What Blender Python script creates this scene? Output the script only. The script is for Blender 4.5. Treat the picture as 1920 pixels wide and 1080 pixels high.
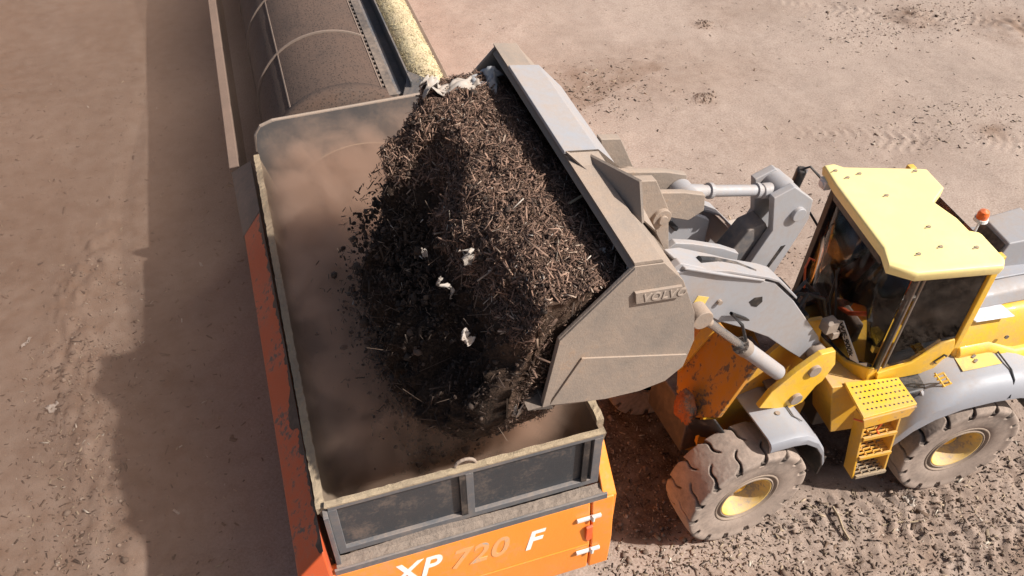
import bpy, bmesh, math, random
import numpy as np
from mathutils import Vector, Matrix
rad = math.radians
random.seed(7); rng = np.random.default_rng(11)
S = bpy.context.scene
COL = S.collection
for o in list(bpy.data.objects): bpy.data.objects.remove(o)

# ------------------------------------------------------------------ camera, light, exposure
cam = bpy.data.cameras.new('camera'); co = bpy.data.objects.new('camera', cam); COL.objects.link(co)
co.location = (0, 0, 10.0); co.rotation_euler = (rad(46.20), 0, rad(-17.77))
cam.sensor_width = 36; cam.lens = 29.14; cam.clip_start = .1; cam.clip_end = 900
S.camera = co
SUN = Vector((.88, -.52, 1.0)).normalized()
world = bpy.data.worlds.new('World'); S.world = world; world.use_nodes = True
wn = world.node_tree.nodes; wn.clear()
sky = wn.new('ShaderNodeTexSky'); sky.sky_type = 'NISHITA'; sky.sun_disc = False
sky.sun_elevation = math.asin(SUN.z); sky.sun_rotation = math.atan2(SUN.x, SUN.y)
sky.dust_density = 4.0; sky.air_density = 1.0
bg = wn.new('ShaderNodeBackground'); bg.inputs[1].default_value = .065
wo = wn.new('ShaderNodeOutputWorld')
world.node_tree.links.new(sky.outputs[0], bg.inputs[0]); world.node_tree.links.new(bg.outputs[0], wo.inputs[0])
sl = bpy.data.lights.new('sun', 'SUN'); sl.energy = 4.8; sl.angle = rad(.9); sl.color = (1, .955, .90)
so = bpy.data.objects.new('sun', sl); COL.objects.link(so)
so.rotation_euler = SUN.to_track_quat('Z', 'Y').to_euler(); so.location = (20, -10, 30)
S.view_settings.view_transform = 'Standard'; S.view_settings.look = 'None'
S.view_settings.exposure = .51; S.view_settings.gamma = 1; S.view_settings.use_curve_mapping = False
S.render.engine = 'CYCLES'
S.cycles.volume_step_rate = 1.0; S.cycles.volume_max_steps = 160; S.cycles.volume_bounces = 2

# ------------------------------------------------------------------ numpy noise
def _h(ix, iy, iz, s):
    n = (ix*374761393 + iy*668265263 + iz*2147483647 + s*1274126177) & 0xffffffff
    n = ((n ^ (n >> 13))*1274126177) & 0xffffffff
    n = ((n ^ (n >> 16))*2246822519) & 0xffffffff
    return ((n ^ (n >> 15)) & 0xffff)/65535.0
def noise(x, y, z=None, s=0):
    x = np.asarray(x, float); y = np.asarray(y, float); z = np.zeros_like(x) if z is None else np.asarray(z, float)
    ix, iy, iz = np.floor(x).astype(np.int64), np.floor(y).astype(np.int64), np.floor(z).astype(np.int64)
    fx, fy, fz = x-ix, y-iy, z-iz
    fx, fy, fz = [f*f*(3-2*f) for f in (fx, fy, fz)]
    r = 0
    for dx in (0, 1):
        for dy in (0, 1):
            for dz in (0, 1):
                r = r + _h(ix+dx, iy+dy, iz+dz, s)*(fx if dx else 1-fx)*(fy if dy else 1-fy)*(fz if dz else 1-fz)
    return r*2-1
def fbm(x, y, z=None, o=4, s=0, g=.5):
    r = 0; a = 1; t = 0; z = None if z is None else np.asarray(z, float)
    for i in range(o):
        r = r + a*noise(x*2**i, y*2**i, None if z is None else z*2**i, s+i*7); t += a; a *= g
    return r/t

# ------------------------------------------------------------------ materials
def newmat(name):
    m = bpy.data.materials.new(name); m.use_nodes = True; m.node_tree.nodes.clear(); return m
class NT:
    def __init__(s, m): s.t = m.node_tree; s.n = m.node_tree.nodes
    def a(s, typ, **k):
        q = s.n.new('ShaderNode'+typ)
        for kk, v in k.items():
            if kk.startswith('i_'):
                key = kk[2:]; key = int(key) if key.isdigit() else key.replace('_', ' ')
                if hasattr(v, 'is_output') or isinstance(v, bpy.types.NodeSocket): s.t.links.new(v, q.inputs[key])
                else: q.inputs[key].default_value = v
            else: setattr(q, kk, v)
        return q
    def math(s, op, a, b=None, clamp=False):
        q = s.n.new('ShaderNodeMath'); q.operation = op; q.use_clamp = clamp
        for i, v in enumerate((a, b)):
            if v is None: continue
            if isinstance(v, bpy.types.NodeSocket): s.t.links.new(v, q.inputs[i])
            else: q.inputs[i].default_value = v
        return q.outputs[0]
    def mix(s, f, a, b):
        q = s.n.new('ShaderNodeMix'); q.data_type = 'RGBA'
        for i, v in ((0, f), (6, a), (7, b)):
            if isinstance(v, bpy.types.NodeSocket): s.t.links.new(v, q.inputs[i])
            else: q.inputs[i].default_value = v if i == 0 else (*v[:3], 1)
        return q.outputs[2]
    def ramp(s, f, stops):
        q = s.n.new('ShaderNodeValToRGB'); s.t.links.new(f, q.inputs[0]); e = q.color_ramp.elements
        while len(e) < len(stops): e.new(.5)
        for el, (p, c) in zip(e, stops): el.position = p; el.color = (c, c, c, 1) if isinstance(c, (int, float)) else (*c, 1)
        return q.outputs[0]
    def noise(s, vec, scale, det=4, rough=.55, dist=0):
        q = s.a('TexNoise'); s.t.links.new(vec, q.inputs['Vector']); q.inputs['Scale'].default_value = scale
        q.inputs['Detail'].default_value = det; q.inputs['Roughness'].default_value = rough; q.inputs['Distortion'].default_value = dist
        return q.outputs[0]
DUST = (.36, .27, .205)
def paint(name, base, rough=.4, metal=0., dust=.3, dustcol=DUST, wear=0., wearcol=(.06, .05, .045), var=.12, bump=.15, scale=1.0, coat=0., up=.35):
    m = newmat(name); t = NT(m)
    v = t.a('TexCoord').outputs['Object']
    n1 = t.noise(v, 1.7*scale, 6, .6); n2 = t.noise(v, 14*scale, 5, .65); n3 = t.noise(v, 60*scale, 3, .6)
    c = t.mix(t.math('MULTIPLY', n1, 1.0), [b*(1-var) for b in base], [min(1, b*(1+var)) for b in base])
    if wear > 0:
        w = t.ramp(t.math('ADD', t.math('MULTIPLY', n1, .55), t.math('MULTIPLY', n2, .45)), [(.62-wear*.25, 0.), (.66-wear*.25, 1.)])
        c = t.mix(w, c, wearcol)
    g = t.a('NewGeometry'); sx = t.a('SeparateXYZ'); t.t.links.new(g.outputs['Normal'], sx.inputs[0])
    d = t.math('ADD', t.math('MULTIPLY', t.math('SUBTRACT', n2, .5), 1.1), t.math('MULTIPLY', t.math('SUBTRACT', n1, .5), 1.6))
    d = t.math('ADD', d, t.math('MULTIPLY', t.math('MAXIMUM', sx.outputs[2], 0.), up))
    d = t.math('ADD', d, dust, True)
    d = t.math('MULTIPLY', d, .92)
    dc = t.mix(n3, [q*.75 for q in dustcol], [q*1.2 for q in dustcol])
    c = t.mix(d, c, dc)
    r = t.math('ADD', rough, t.math('MULTIPLY', d, .5), True)
    b = t.a('BsdfPrincipled'); t.t.links.new(c, b.inputs['Base Color']); t.t.links.new(r, b.inputs['Roughness'])
    b.inputs['Metallic'].default_value = metal; b.inputs['Coat Weight'].default_value = coat
    bp = t.a('Bump'); bp.inputs['Strength'].default_value = bump; bp.inputs['Distance'].default_value = .01
    t.t.links.new(t.math('ADD', n2, t.math('MULTIPLY', n3, .5)), bp.inputs['Height']); t.t.links.new(bp.outputs[0], b.inputs['Normal'])
    o = t.a('OutputMaterial'); t.t.links.new(b.outputs[0], o.inputs[0]); return m
def plain(name, col, rough=.6, metal=0.): 
    return paint(name, col, rough, metal, dust=.02, var=.05, bump=.05)
def vcolmat(name, rough=.9, mult=1.0, bump=0):
    m = newmat(name); t = NT(m); a = t.a('Attribute', attribute_name='tint')
    b = t.a('BsdfPrincipled'); b.inputs['Roughness'].default_value = rough
    v = t.a('TexCoord').outputs['Object']; n = t.noise(v, 40, 3)
    c = t.mix(t.math('MULTIPLY', n, .5), a.outputs['Color'], (.02, .015, .01))
    t.t.links.new(c, b.inputs['Base Color'])
    o = t.a('OutputMaterial'); t.t.links.new(b.outputs[0], o.inputs[0]); return m

YEL = paint('yellow_paint', (.80, .47, .035), .38, dust=.03, wear=.0, coat=.15, up=.16, bump=.3)
YELD = paint('dusty_yellow_paint', (.72, .38, .03), .42, dust=.10, wear=.06, wearcol=(.09, .06, .04))
ROOFY = paint('pale_yellow_roof_paint', (.92, .74, .31), .42, dust=-.04, var=.07, dustcol=(.6, .5, .35), up=.1)
ORANGEMUD = paint('mud_stained_orange_paint', (.55, .23, .02), .5, dust=.0, wear=.34, wearcol=(.05, .03, .02))
GREY = paint('grey_paint', (.33, .33, .345), .42, dust=.1, var=.06, up=.25)
GREYD = paint('dark_grey_paint', (.10, .10, .105), .5, dust=.05)
FENDER = paint('grey_fender_plastic', (.30, .305, .33), .5, dust=-.02, var=.05, up=.12)
STEEL = paint('dusty_steel', (.25, .215, .185), .5, dust=.42, metal=.1, bump=.45, up=.3, wear=.10, wearcol=(.30, .20, .13), var=.2)
STEELIN = paint('dark_worn_steel', (.10, .085, .075), .5, dust=.05, metal=.2)
CHROME = paint('chrome_rod', (.6, .6, .6), .2, metal=.9, dust=.1)
BLACK = paint('black_plastic', (.018, .018, .02), .45, dust=.02, up=.08)
RUBBER = paint('dusty_tyre_rubber', (.10, .085, .075), .9, dust=.85, dustcol=(.37, .285, .23), bump=.12, up=.15, var=.1)
ORANGE = paint('orange_paint', (.86, .27, .035), .36, dust=-.03, coat=.1, var=.08, up=.2, bump=.25)
ORANGES = paint('scuffed_orange_paint', (.62, .10, .025), .5, dust=.04, wear=.30, wearcol=(.045, .04, .036), up=.1)
DGREY = paint('charcoal_steel', (.055, .06, .068), .38, dust=-.04, metal=.3, up=.15, scale=1.6)
MGREY = paint('mid_grey_steel', (.13, .135, .145), .45, dust=.08, metal=.15, up=.3)
DRUM = paint('dusty_drum_steel', (.07, .048, .037), .6, dust=.45, metal=.1, dustcol=(.115, .072, .053), bump=.8, scale=1.0)
BRUSH = paint('yellow_brush_bristle', (.72, .60, .36), .95, dust=.12, dustcol=(.34, .24, .16), bump=1.5, scale=1.4)
WHITE = plain('white_paint', (.8, .78, .74)); GHOST = paint('faded_grey_lettering', (.70, .34, .13), .5, dust=.0, wear=.25, wearcol=(.36, .36, .34), scale=3.)
REDO = plain('red_orange_plastic', (.85, .13, .03), .4)
STICK = paint('yellow_sticker', (.85, .62, .12), .5, dust=.02)
PLASTIC = paint('pale_plastic_film', (.42, .39, .36), .5, dust=.3)
SKINRUST = paint('rusty_orange', (.42, .12, .03), .9, dust=.05, wear=.30, scale=3., bump=1.5)
def glassmat(name, tint, refl=.12):
    m = newmat(name); t = NT(m)
    tr = t.a('BsdfTransparent'); tr.inputs[0].default_value = (*tint, 1)
    gl = t.a('BsdfGlossy'); gl.inputs['Roughness'].default_value = .04; gl.inputs[0].default_value = (.9, .9, .9, 1)
    fr = t.a('Fresnel'); fr.inputs[0].default_value = 1.28
    v = t.a('TexCoord').outputs['Object']
    f = t.math('ADD', fr.outputs[0], t.math('MULTIPLY', t.ramp(t.noise(v, 5, 6), [(.45, 0.), (.75, 1.)]), .06))
    df = t.a('BsdfDiffuse'); df.inputs[0].default_value = (*DUST, 1)
    mx = t.a('MixShader'); t.t.links.new(f, mx.inputs[0]); t.t.links.new(tr.outputs[0], mx.inputs[1]); t.t.links.new(gl.outputs[0], mx.inputs[2])
    m2 = t.a('MixShader'); t.t.links.new(t.math('MULTIPLY', t.ramp(t.noise(v, 3, 5), [(.4, 0.), (.8, 1.)]), refl), m2.inputs[0])
    t.t.links.new(mx.outputs[0], m2.inputs[1]); t.t.links.new(df.outputs[0], m2.inputs[2])
    o = t.a('OutputMaterial'); t.t.links.new(m2.outputs[0], o.inputs[0]); return m
GLASS = glassmat('windscreen_glass', (.92, .92, .90), .05)
GLASSD = glassmat('tinted_side_glass', (.52, .48, .46), .06)

# ------------------------------------------------------------------ geometry helpers
class G:
    def __init__(s): s.v = []; s.f = []
    def add(s, vs, fs):
        b = len(s.v); s.v += [tuple(map(float, p)) for p in vs]; s.f += [tuple(i+b for i in f) for f in fs]; return s
    def box(s, c, d, rot=None):
        h = [x/2 for x in d]; vs = []
        for x in (-1, 1):
            for y in (-1, 1):
                for z in (-1, 1):
                    p = Vector((x*h[0], y*h[1], z*h[2]))
                    if rot: p = rot @ p
                    vs.append(p+Vector(c))
        return s.add(vs, [(0, 1, 3, 2), (4, 6, 7, 5), (0, 4, 5, 1), (2, 3, 7, 6), (0, 2, 6, 4), (1, 5, 7, 3)])
    def loft(s, rings, closed=True, caps=True):
        n = len(rings[0]); vs = [p for r in rings for p in r]; fs = []
        for i in range(len(rings)-1):
            for j in range(n if closed else n-1):
                k = (j+1) % n; fs.append((i*n+j, i*n+k, (i+1)*n+k, (i+1)*n+j))
        if caps and closed: fs.append(tuple(range(n-1, -1, -1))); fs.append(tuple((len(rings)-1)*n+j for j in range(n)))
        return s.add(vs, fs)
    def prism(s, pts, vec):      # polygon of 3-D points extruded along vec
        v = Vector(vec); return s.loft([[Vector(p) for p in pts], [Vector(p)+v for p in pts]])
    def xz(s, pts, y0, y1): return s.prism([(p[0], y0, p[1]) for p in pts], (0, y1-y0, 0))
    def xy(s, pts, z0, z1): return s.prism([(p[0], p[1], z0) for p in pts], (0, 0, z1-z0))
    def cyl(s, a, b, r, r2=None, n=20, caps=True):
        a, b = Vector(a), Vector(b); d = (b-a).normalized(); u = d.orthogonal().normalized(); w = d.cross(u); r2 = r if r2 is None else r2
        R = lambda c, q: [c+q*(math.cos(2*math.pi*i/n)*u+math.sin(2*math.pi*i/n)*w) for i in range(n)]
        return s.loft([R(a, r), R(b, r2)], True, caps)
    def tube(s, path, r, n=8):
        P = [Vector(p) for p in path]; rings = []; u = None
        for i, p in enumerate(P):
            d = (P[min(i+1, len(P)-1)]-P[max(i-1, 0)]).normalized()
            u = d.orthogonal().normalized() if u is None else (u-d*u.dot(d)).normalized()
            w = d.cross(u); rings.append([p+r*(math.cos(2*math.pi*k/n)*u+math.sin(2*math.pi*k/n)*w) for k in range(n)])
        return s.loft(rings)
    def lathe_y(s, prof, n=48, c=(0, 0, 0)):   # profile (radius, y)
        return s.loft([[(c[0]+r*math.cos(2*math.pi*i/n), c[1]+y, c[2]+r*math.sin(2*math.pi*i/n)) for i in range(n)] for r, y in prof], True, False)
def mk(name, g, m, parent=None, frame=None, bevel=0, smooth=False, label=None):
    me = bpy.data.meshes.new(name); me.from_pydata(g.v, [], g.f)
    bm = bmesh.new(); bm.from_mesh(me); bmesh.ops.recalc_face_normals(bm, faces=bm.faces); bm.to_mesh(me); bm.free()
    me.materials.append(m); o = bpy.data.objects.new(name, me); COL.objects.link(o)
    if smooth:
        for p in me.polygons: p.use_smooth = True
    if bevel:
        b = o.modifiers.new('edge', 'BEVEL'); b.width = bevel; b.segments = 2; b.limit_method = 'ANGLE'; b.angle_limit = rad(35)
        for p in me.polygons: p.use_smooth = True
        w = o.modifiers.new('wn', 'WEIGHTED_NORMAL'); w.keep_sharp = True
    if parent: o.parent = parent
    if frame is not None: o.matrix_basis = frame
    if label: o['label'] = label
    return o
def tag(o, label, cat, group=None, kind=None):
    if label: o['label'] = label
    if cat: o['category'] = cat
    if group: o['group'] = group
    if kind: o['kind'] = kind
    return o
def empty(name, loc): 
    o = bpy.data.objects.new(name, None); COL.objects.link(o); o.location = loc; o.empty_display_size = .2; return o
def npmesh(name, V, F, mat, tint=None, smooth=False):   # F (n,k) int array
    me = bpy.data.meshes.new(name); V = np.asarray(V, np.float32); F = np.asarray(F, np.int32); k = F.shape[1]
    me.vertices.add(len(V)); me.vertices.foreach_set('co', V.ravel())
    me.loops.add(F.size); me.loops.foreach_set('vertex_index', F.ravel())
    me.polygons.add(len(F)); me.polygons.foreach_set('loop_start', np.arange(0, F.size, k, dtype=np.int32)); me.polygons.foreach_set('loop_total', np.full(len(F), k, np.int32))
    if tint is not None:
        a = me.color_attributes.new('tint', 'FLOAT_COLOR', 'POINT'); c = np.ones((len(V), 4), np.float32); c[:, :3] = tint; a.data.foreach_set('color', c.ravel())
    me.update(); me.validate()
    if smooth: me.polygons.foreach_set('use_smooth', np.ones(len(F), bool))
    me.materials.append(mat); o = bpy.data.objects.new(name, me); COL.objects.link(o); return o
def chips(name, P, N, L, Wd, T, col, mat, bend=0.0, spread=.35):
    """many small splinters: four-sided bars at points P lying roughly in the plane with normal N"""
    n = len(P); r = rng.normal(size=(n, 3)); t = np.cross(N, r); t /= np.linalg.norm(t, axis=1, keepdims=True)+1e-9
    t += N*rng.normal(0, spread, (n, 1)); t /= np.linalg.norm(t, axis=1, keepdims=True)
    b = np.cross(t, N+rng.normal(0, .3, (n, 3))); b /= np.linalg.norm(b, axis=1, keepdims=True)+1e-9; c = np.cross(t, b)
    V = np.empty((n, 8, 3)); k = 0
    for s in (-1, 1):
        for a_, c_ in ((-1, -1), (1, -1), (1, 1), (-1, 1)):
            tp = rng.uniform(.4, 1, (n, 1))
            V[:, k] = P+s*t*L[:, None]/2+a_*b*Wd[:, None]/2*tp+c_*c*T[:, None]/2*tp; k += 1
    F0 = np.array([(0, 1, 2, 3), (4, 7, 6, 5), (0, 4, 5, 1), (1, 5, 6, 2), (2, 6, 7, 3), (3, 7, 4, 0)])
    F = (F0[None]+8*np.arange(n)[:, None, None]).reshape(-1, 4)
    return npmesh(name, V.reshape(-1, 3), F, mat, np.repeat(col, 8, axis=0))
ICO = bmesh.new(); bmesh.ops.create_icosphere(ICO, subdivisions=1, radius=1)
ICOV = np.array([v.co[:] for v in ICO.verts]); ICOF = np.array([[v.index for v in f.verts] for f in ICO.faces])
def lumps(name, P, R, col, mat, squash=.7):
    n = len(P); V = ICOV[None]*(1+rng.uniform(-.35, .35, (n, len(ICOV), 1)))*R[:, None, None]*np.array([1, 1, squash])*rng.uniform(.7, 1.3, (n, 1, 3))+P[:, None]
    F = (ICOF[None]+len(ICOV)*np.arange(n)[:, None, None]).reshape(-1, 3)
    return npmesh(name, V.reshape(-1, 3), F, mat, np.repeat(col, len(ICOV), axis=0))

# ------------------------------------------------------------------ GROUND
def track(x, y, p0, p1, w, pitch, chev=.35):
    """lug print of a tyre along p0-p1: returns depth"""
    p0 = np.array(p0); d = np.array(p1)-p0; Ln = np.hypot(*d); d = d/Ln
    u = (x-p0[0])*d[0]+(y-p0[1])*d[1]; v = -(x-p0[0])*d[1]+(y-p0[1])*d[0]
    m = np.clip((w-np.abs(v)+.08*noise(u*2, v*2, s=15))/.14, 0, 1)*np.clip(u/.5, 0, 1)*np.clip((Ln-u)/.5, 0, 1)*np.clip(.45+1.5*fbm(u*.9, v*1.6, o=3, s=16), 0, 1)
    ph = (u+.05*noise(u*1.3, v*3, s=18)+chev*np.abs(v)+.03*np.sin(v*17))/pitch+np.where(v > 0, .5, 0); q = np.abs((ph % 1)-.5)*2
    return m, np.clip((q-.55)/.15, 0, 1)
def ground_h(x, y):
    h = .05*fbm(x*.35, y*.35, o=3, s=1)+.022*fbm(x*1.7, y*1.7, o=3, s=5)
    # loose churned soil at the near right
    edge = y-(4.15+.10*(x-4.5))+.35*fbm(x*.9, y*.9, o=2, s=9)
    rough = np.clip(-edge/.5+.3, 0, 1)*(x > 1.5)
    rough = np.maximum(rough, .6*np.clip(1-np.hypot((x-3.5)/1.2, (y-5.6)/1.8), 0, 1))
    h = h+rough*(.04*fbm(x*4, y*4, o=3, s=21)+.045*np.abs(fbm(x*15, y*15, o=3, s=22))+.02)
    # ruts left of the screen
    ridge = np.clip(1-np.abs(x+3.75+.35*np.sin(y*.7))/.55, 0, 1)*np.clip((y-6)/2, 0, 1)*np.clip((15-y)/2, 0, 1)
    h = h+ridge*(.085*fbm(x*4.5, y*1.8, o=3, s=31)+.09*np.abs(noise(x*7, y*3, s=33)))+ridge*.015
    h = h-.05*np.clip(1-np.abs(x+3.1+.25*np.sin(y*.5+1))/.25, 0, 1)*np.clip((y-5)/2, 0, 1)
    for p0, p1, w, pt, dp in (((10.3, 12.6), (19, 9.2), .42, .24, .030), ((8.6, 13.0), (14, 11.9), .30, .22, .012), ((4.6, 4.15), (14, 4.0), .55, .23, .06), ((5.2, 3.5), (14, 3.3), .40, .23, .045),
                              ((8.2, 4.6), (16, 5.2), .35, .23, .02), ((13, 18.5), (24, 12.5), .4, .25, .028), ((2.8, 6.4), (4.4, 4.6), .3, .22, .02)):
        m, q = track(x, y, p0, p1, w, pt); h = h-m*.02+m*q*dp
    for cx, cy, r, a in ((9.28, 14.55, .28, .09), (11, 17.9, .3, .07), (6.9, 13.7, .3, .02), (16.5, 16.6, .7, .09), (18.5, 15.2, .9, .08), (15, 17.3, .5, .05)):
        h = h+a*np.clip(1-np.hypot(x-cx, (y-cy)*1.3)/r, 0, 1)*(1+.8*fbm(x*6, y*6, o=2, s=41))
    return h, rough, ridge
def axis(lo, hi, st, far):
    c = list(np.arange(lo, hi, st)); a = []; b = []; d = st; v = lo
    while v > -far: d *= 1.25; v -= d; a.append(v)
    d = st; v = c[-1]
    while v < far: d *= 1.25; v += d; b.append(v)
    return np.array(a[::-1]+c+b)
xs = axis(-7.5, 21, .045, 350); ys = axis(2.4, 26, .05, 350)
X, Y = np.meshgrid(xs, ys); Z, RG, RI = ground_h(X, Y)
Z = np.where((np.abs(X) > 60) | (np.abs(Y) > 60), 0, Z)
nx, ny = len(xs), len(ys); V = np.stack([X, Y, Z], -1).reshape(-1, 3)
ii = (np.arange(ny-1)[:, None]*nx+np.arange(nx-1)[None]).ravel(); F = np.stack([ii, ii+1, ii+nx+1, ii+nx], -1)
# soil colour: pale dried silt with brown damp patches, some shade painted in
base = np.array([.38, .300, .250]); damp_shade = np.array([.20, .130, .092]); dark = np.array([.105, .068, .047])
n = fbm(X*.32, Y*.32, o=4, s=51); dm = np.clip((n-.02)*1.6, 0, 1)*.45
def inpoly(x, y, P):
    d = np.full(x.shape, 1e9)
    for (ax, ay), (bx, by) in zip(P, P[1:]+P[:1]):
        L = math.hypot(bx-ax, by-ay); d = np.minimum(d, (-(by-ay)*(x-ax)+(bx-ax)*(y-ay))/L)
    return d
wx, wy = X+.06*noise(X*5, Y*5, s=3), Y+.06*noise(X*5, Y*5, s=4)
wedge = np.clip(inpoly(wx, wy, [(4.6, 14.3), (6.05, 14.75), (9.4, 16.2), (5.5, 18.6)])/.10, 0, 1)
wedge = wedge*np.clip((17.6-Y+.4*noise(X*2, Y*2, s=8))/1.4, 0, 1)
dm = np.maximum(dm, wedge*.8)
strip = np.clip(1-np.abs((Y-9.3)-(.0*(X)))/1.9, 0, 1)*np.clip((X-3)/1, 0, 1)*np.clip((11-X)/3, 0, 1)*np.clip(.6+fbm(X*1.3, Y*1.3, o=3, s=61), 0, 1)
dm = np.maximum(dm, strip*.6)
dm = np.maximum(dm, RG*np.clip(.45+.9*fbm(X*2.5, Y*2.5, o=3, s=71), 0, 1))
dm = np.maximum(dm, np.clip((-1-X)/1.5, 0, 1)*(1.0+.25*fbm(X*.8, Y*.5, o=3, s=63)))  # left soil darkened: damp plus the dust cloud's shade, painted in
spill_shade = np.clip(inpoly(X+.35*fbm(X*2, Y*2, o=3, s=65), Y+.35*fbm(X*2, Y*2, o=3, s=66), [(2.7, 4.9), (3.6, 4.6), (7.2, 4.75), (7.6, 7.0), (5.4, 9.0), (2.7, 8.6)])/.25, 0, 1)  # near-black soil: spilled compost with the loader's shadow painted in
for cx, cy, r in ((9.28, 14.55, .42), (11, 17.9, .4), (16.5, 16.6, .9), (18.5, 15.2, 1.2), (14.6, 11.4, .5)):
    dm = np.maximum(dm, np.clip(1.2-np.hypot(X-cx, Y-cy)/r, 0, 1)*np.clip(.7+fbm(X*4, Y*4, o=2, s=81), 0, 1)*.95)
T = base[None, None]*(1-dm[..., None])+damp_shade*dm[..., None]
T = T*(1-spill_shade[..., None])+np.array([.032, .024, .019])*spill_shade[..., None]
T = T*(1+.14*fbm(X*.9, Y*.45, o=4, s=93))[..., None]*(1+.10*fbm(X*2.2, Y*.9, o=4, s=91))[..., None]*(1+.12*RG*noise(X*14, Y*14, s=95))[..., None]
gm = newmat('silty_soil'); t = NT(gm); at_ = t.a('Attribute', attribute_name='tint'); v = t.a('TexCoord').outputs['Object']
n1 = t.noise(v, 3, 8, .6); n2 = t.noise(v, 30, 6, .7); n3 = t.noise(v, 150, 3, .7)
c = t.mix(t.ramp(n2, [(.40, 0.), (.75, 1.)]), at_.outputs['Color'], (.17, .115, .085))
c = t.mix(t.math('MULTIPLY', t.ramp(n1, [(.35, 0.), (.7, 1.)]), .35), c, (.43, .345, .285))
c = t.mix(t.math('MULTIPLY', t.ramp(n3, [(.62, 0.), (.72, 1.)]), .5), c, (.10, .07, .05))
bs = t.a('BsdfPrincipled'); bs.inputs['Roughness'].default_value = .95; bs.inputs['Specular IOR Level'].default_value = .15
t.t.links.new(c, bs.inputs['Base Color']); bp = t.a('Bump'); bp.inputs['Strength'].default_value = .5; bp.inputs['Distance'].default_value = .02
t.t.links.new(t.math('ADD', n2, t.math('MULTIPLY', n3, .6)), bp.inputs['Height']); t.t.links.new(bp.outputs[0], bs.inputs['Normal'])
o = t.a('OutputMaterial'); t.t.links.new(bs.outputs[0], o.inputs[0])
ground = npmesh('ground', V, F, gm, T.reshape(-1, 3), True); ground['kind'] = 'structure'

LIT = vcolmat('wood_chip_litter')
def pick(n, cols, w):
    c = np.array(cols)[rng.choice(len(cols), n, p=np.array(w)/sum(w))]; return c*rng.uniform(.7, 1.25, (n, 1))
# loose splinters and crumbs over the ground (nobody could count them)
def scatter(n, fn):
    P = fn(n); z, rg, ri = ground_h(P[:, 0], P[:, 1]); return np.column_stack([P, z])
areas = [(5200, lambda n: np.column_stack([rng.uniform(1.8, 10.5, n), rng.uniform(2.4, 4.6, n)])),
         (1500, lambda n: np.column_stack([rng.uniform(2.6, 6, n), rng.uniform(4.2, 8.5, n)])),
         (900, lambda n: np.column_stack([rng.normal(-3.9, .5, n), rng.uniform(6, 11, n)])),
         (1800, lambda n: np.column_stack([rng.uniform(-7, -1.2, n), rng.uniform(6, 20, n)])),
         (600, lambda n: np.column_stack([rng.normal(7.0, 1.0, n), rng.normal(15.6, .7, n)])),
         (700, lambda n: np.column_stack([rng.normal(7.5, 1.6, n), rng.normal(9.5, 1.2, n)])),
         (900, lambda n: np.column_stack([rng.uniform(-7, 20, n), rng.uniform(4, 25, n)])),
         (500, lambda n: np.column_stack([rng.normal(15.5, 1.8, n), rng.normal(16.5, .8, n)])),
         (500, lambda n: np.column_stack([rng.normal(14, 1.5, n), rng.normal(12, .6, n)]))]
P = np.concatenate([scatter(a, f) for a, f in areas]); n = len(P); P[:, 2] += .006
NZ = np.tile([0, 0, 1.], (n, 1))
L = rng.lognormal(-3.2, .5, n); col = pick(n, [(.05, .032, .022), (.14, .09, .06), (.42, .32, .22), (.62, .54, .44)], [5, 5, 3, .7])
tag(chips('wood_splinters', P, NZ, L, L*rng.uniform(.15, .5, n), np.full(n, .006), col, LIT, spread=.25), 'fine bark and wood splinters strewn loose over the dry soil', 'splinters', kind='stuff')
areas = [(6000, lambda n: np.column_stack([rng.uniform(1.8, 11, n), rng.triangular(2.3, 2.6, 4.5, n)])),
         (1500, lambda n: np.column_stack([rng.uniform(2.6, 4.4, n), rng.uniform(4.2, 7.5, n)])),
         (900, lambda n: np.column_stack([rng.uniform(4.4, 12, n), rng.uniform(3.8, 5.4, n)])),
         (900, lambda n: np.column_stack([rng.normal(-3.7, .4, n), rng.uniform(6, 13, n)])),
         (700, lambda n: np.column_stack([rng.normal(16.5, 1.5, n), rng.normal(16.3, .6, n)])),
         (250, lambda n: np.column_stack([rng.normal(9.28, .16, n), rng.normal(14.55, .12, n)])),
         (150, lambda n: np.column_stack([rng.normal(11, .16, n), rng.normal(17.9, .12, n)]))]
P = np.concatenate([scatter(a, f) for a, f in areas]); n = len(P)
R = rng.lognormal(-4.6, .55, n); R = np.clip(R, .004, .045); P[:, 2] += R*.25
tag(lumps('soil_clods', P, R, pick(n, [(.31, .225, .17), (.23, .16, .12), (.13, .09, .065), (.40, .31, .24)], [6, 4, 1.2, 1]), LIT), 'crumbly soil clods lying loose on the churned ground', 'soil clods', kind='stuff')

# ------------------------------------------------------------------ TROMMEL SCREEN (world axes; long axis along +Y)
TR = empty('trommel_screen', (1.0, 8.0, 0)); tag(TR, 'orange trommel screening machine with grey hopper, rotating drum and yellow brush', 'screening machine')
FT = Matrix.Translation((-1.0, -8.0, 0))
def tp(name, g, m, **k): return mk(name, g, m, TR, FT, **k)
def rough_rim(p0, p1, w, hgt, amp=.006, seg=140):   # rail with crusted uneven top
    p0, p1 = Vector(p0), Vector(p1); d = (p1-p0); s = d.cross(Vector((0, 0, 1))).normalized()*w/2; g = G(); rings = []
    for i in range(seg+1):
        p = p0+d*i/seg; r = lambda: random.uniform(-amp, amp)
        rings.append([p-s+Vector((r(), 0, -hgt)), p-s+Vector((r(), 0, r())), p+Vector((0, 0, .4*amp+r())), p+s+Vector((r(), 0, r())), p+s+Vector((r(), 0, -hgt))])
    return g.loft(rings)
CRUST = paint('crusted_compost_on_steel', (.30, .23, .16), .9, dust=.4, dustcol=(.40, .31, .20), bump=1.2, up=.2)
INNER = paint('dusty_hopper_lining', (.15, .115, .085), .75, dust=.35, dustcol=(.26, .185, .12), bump=.6)
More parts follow.
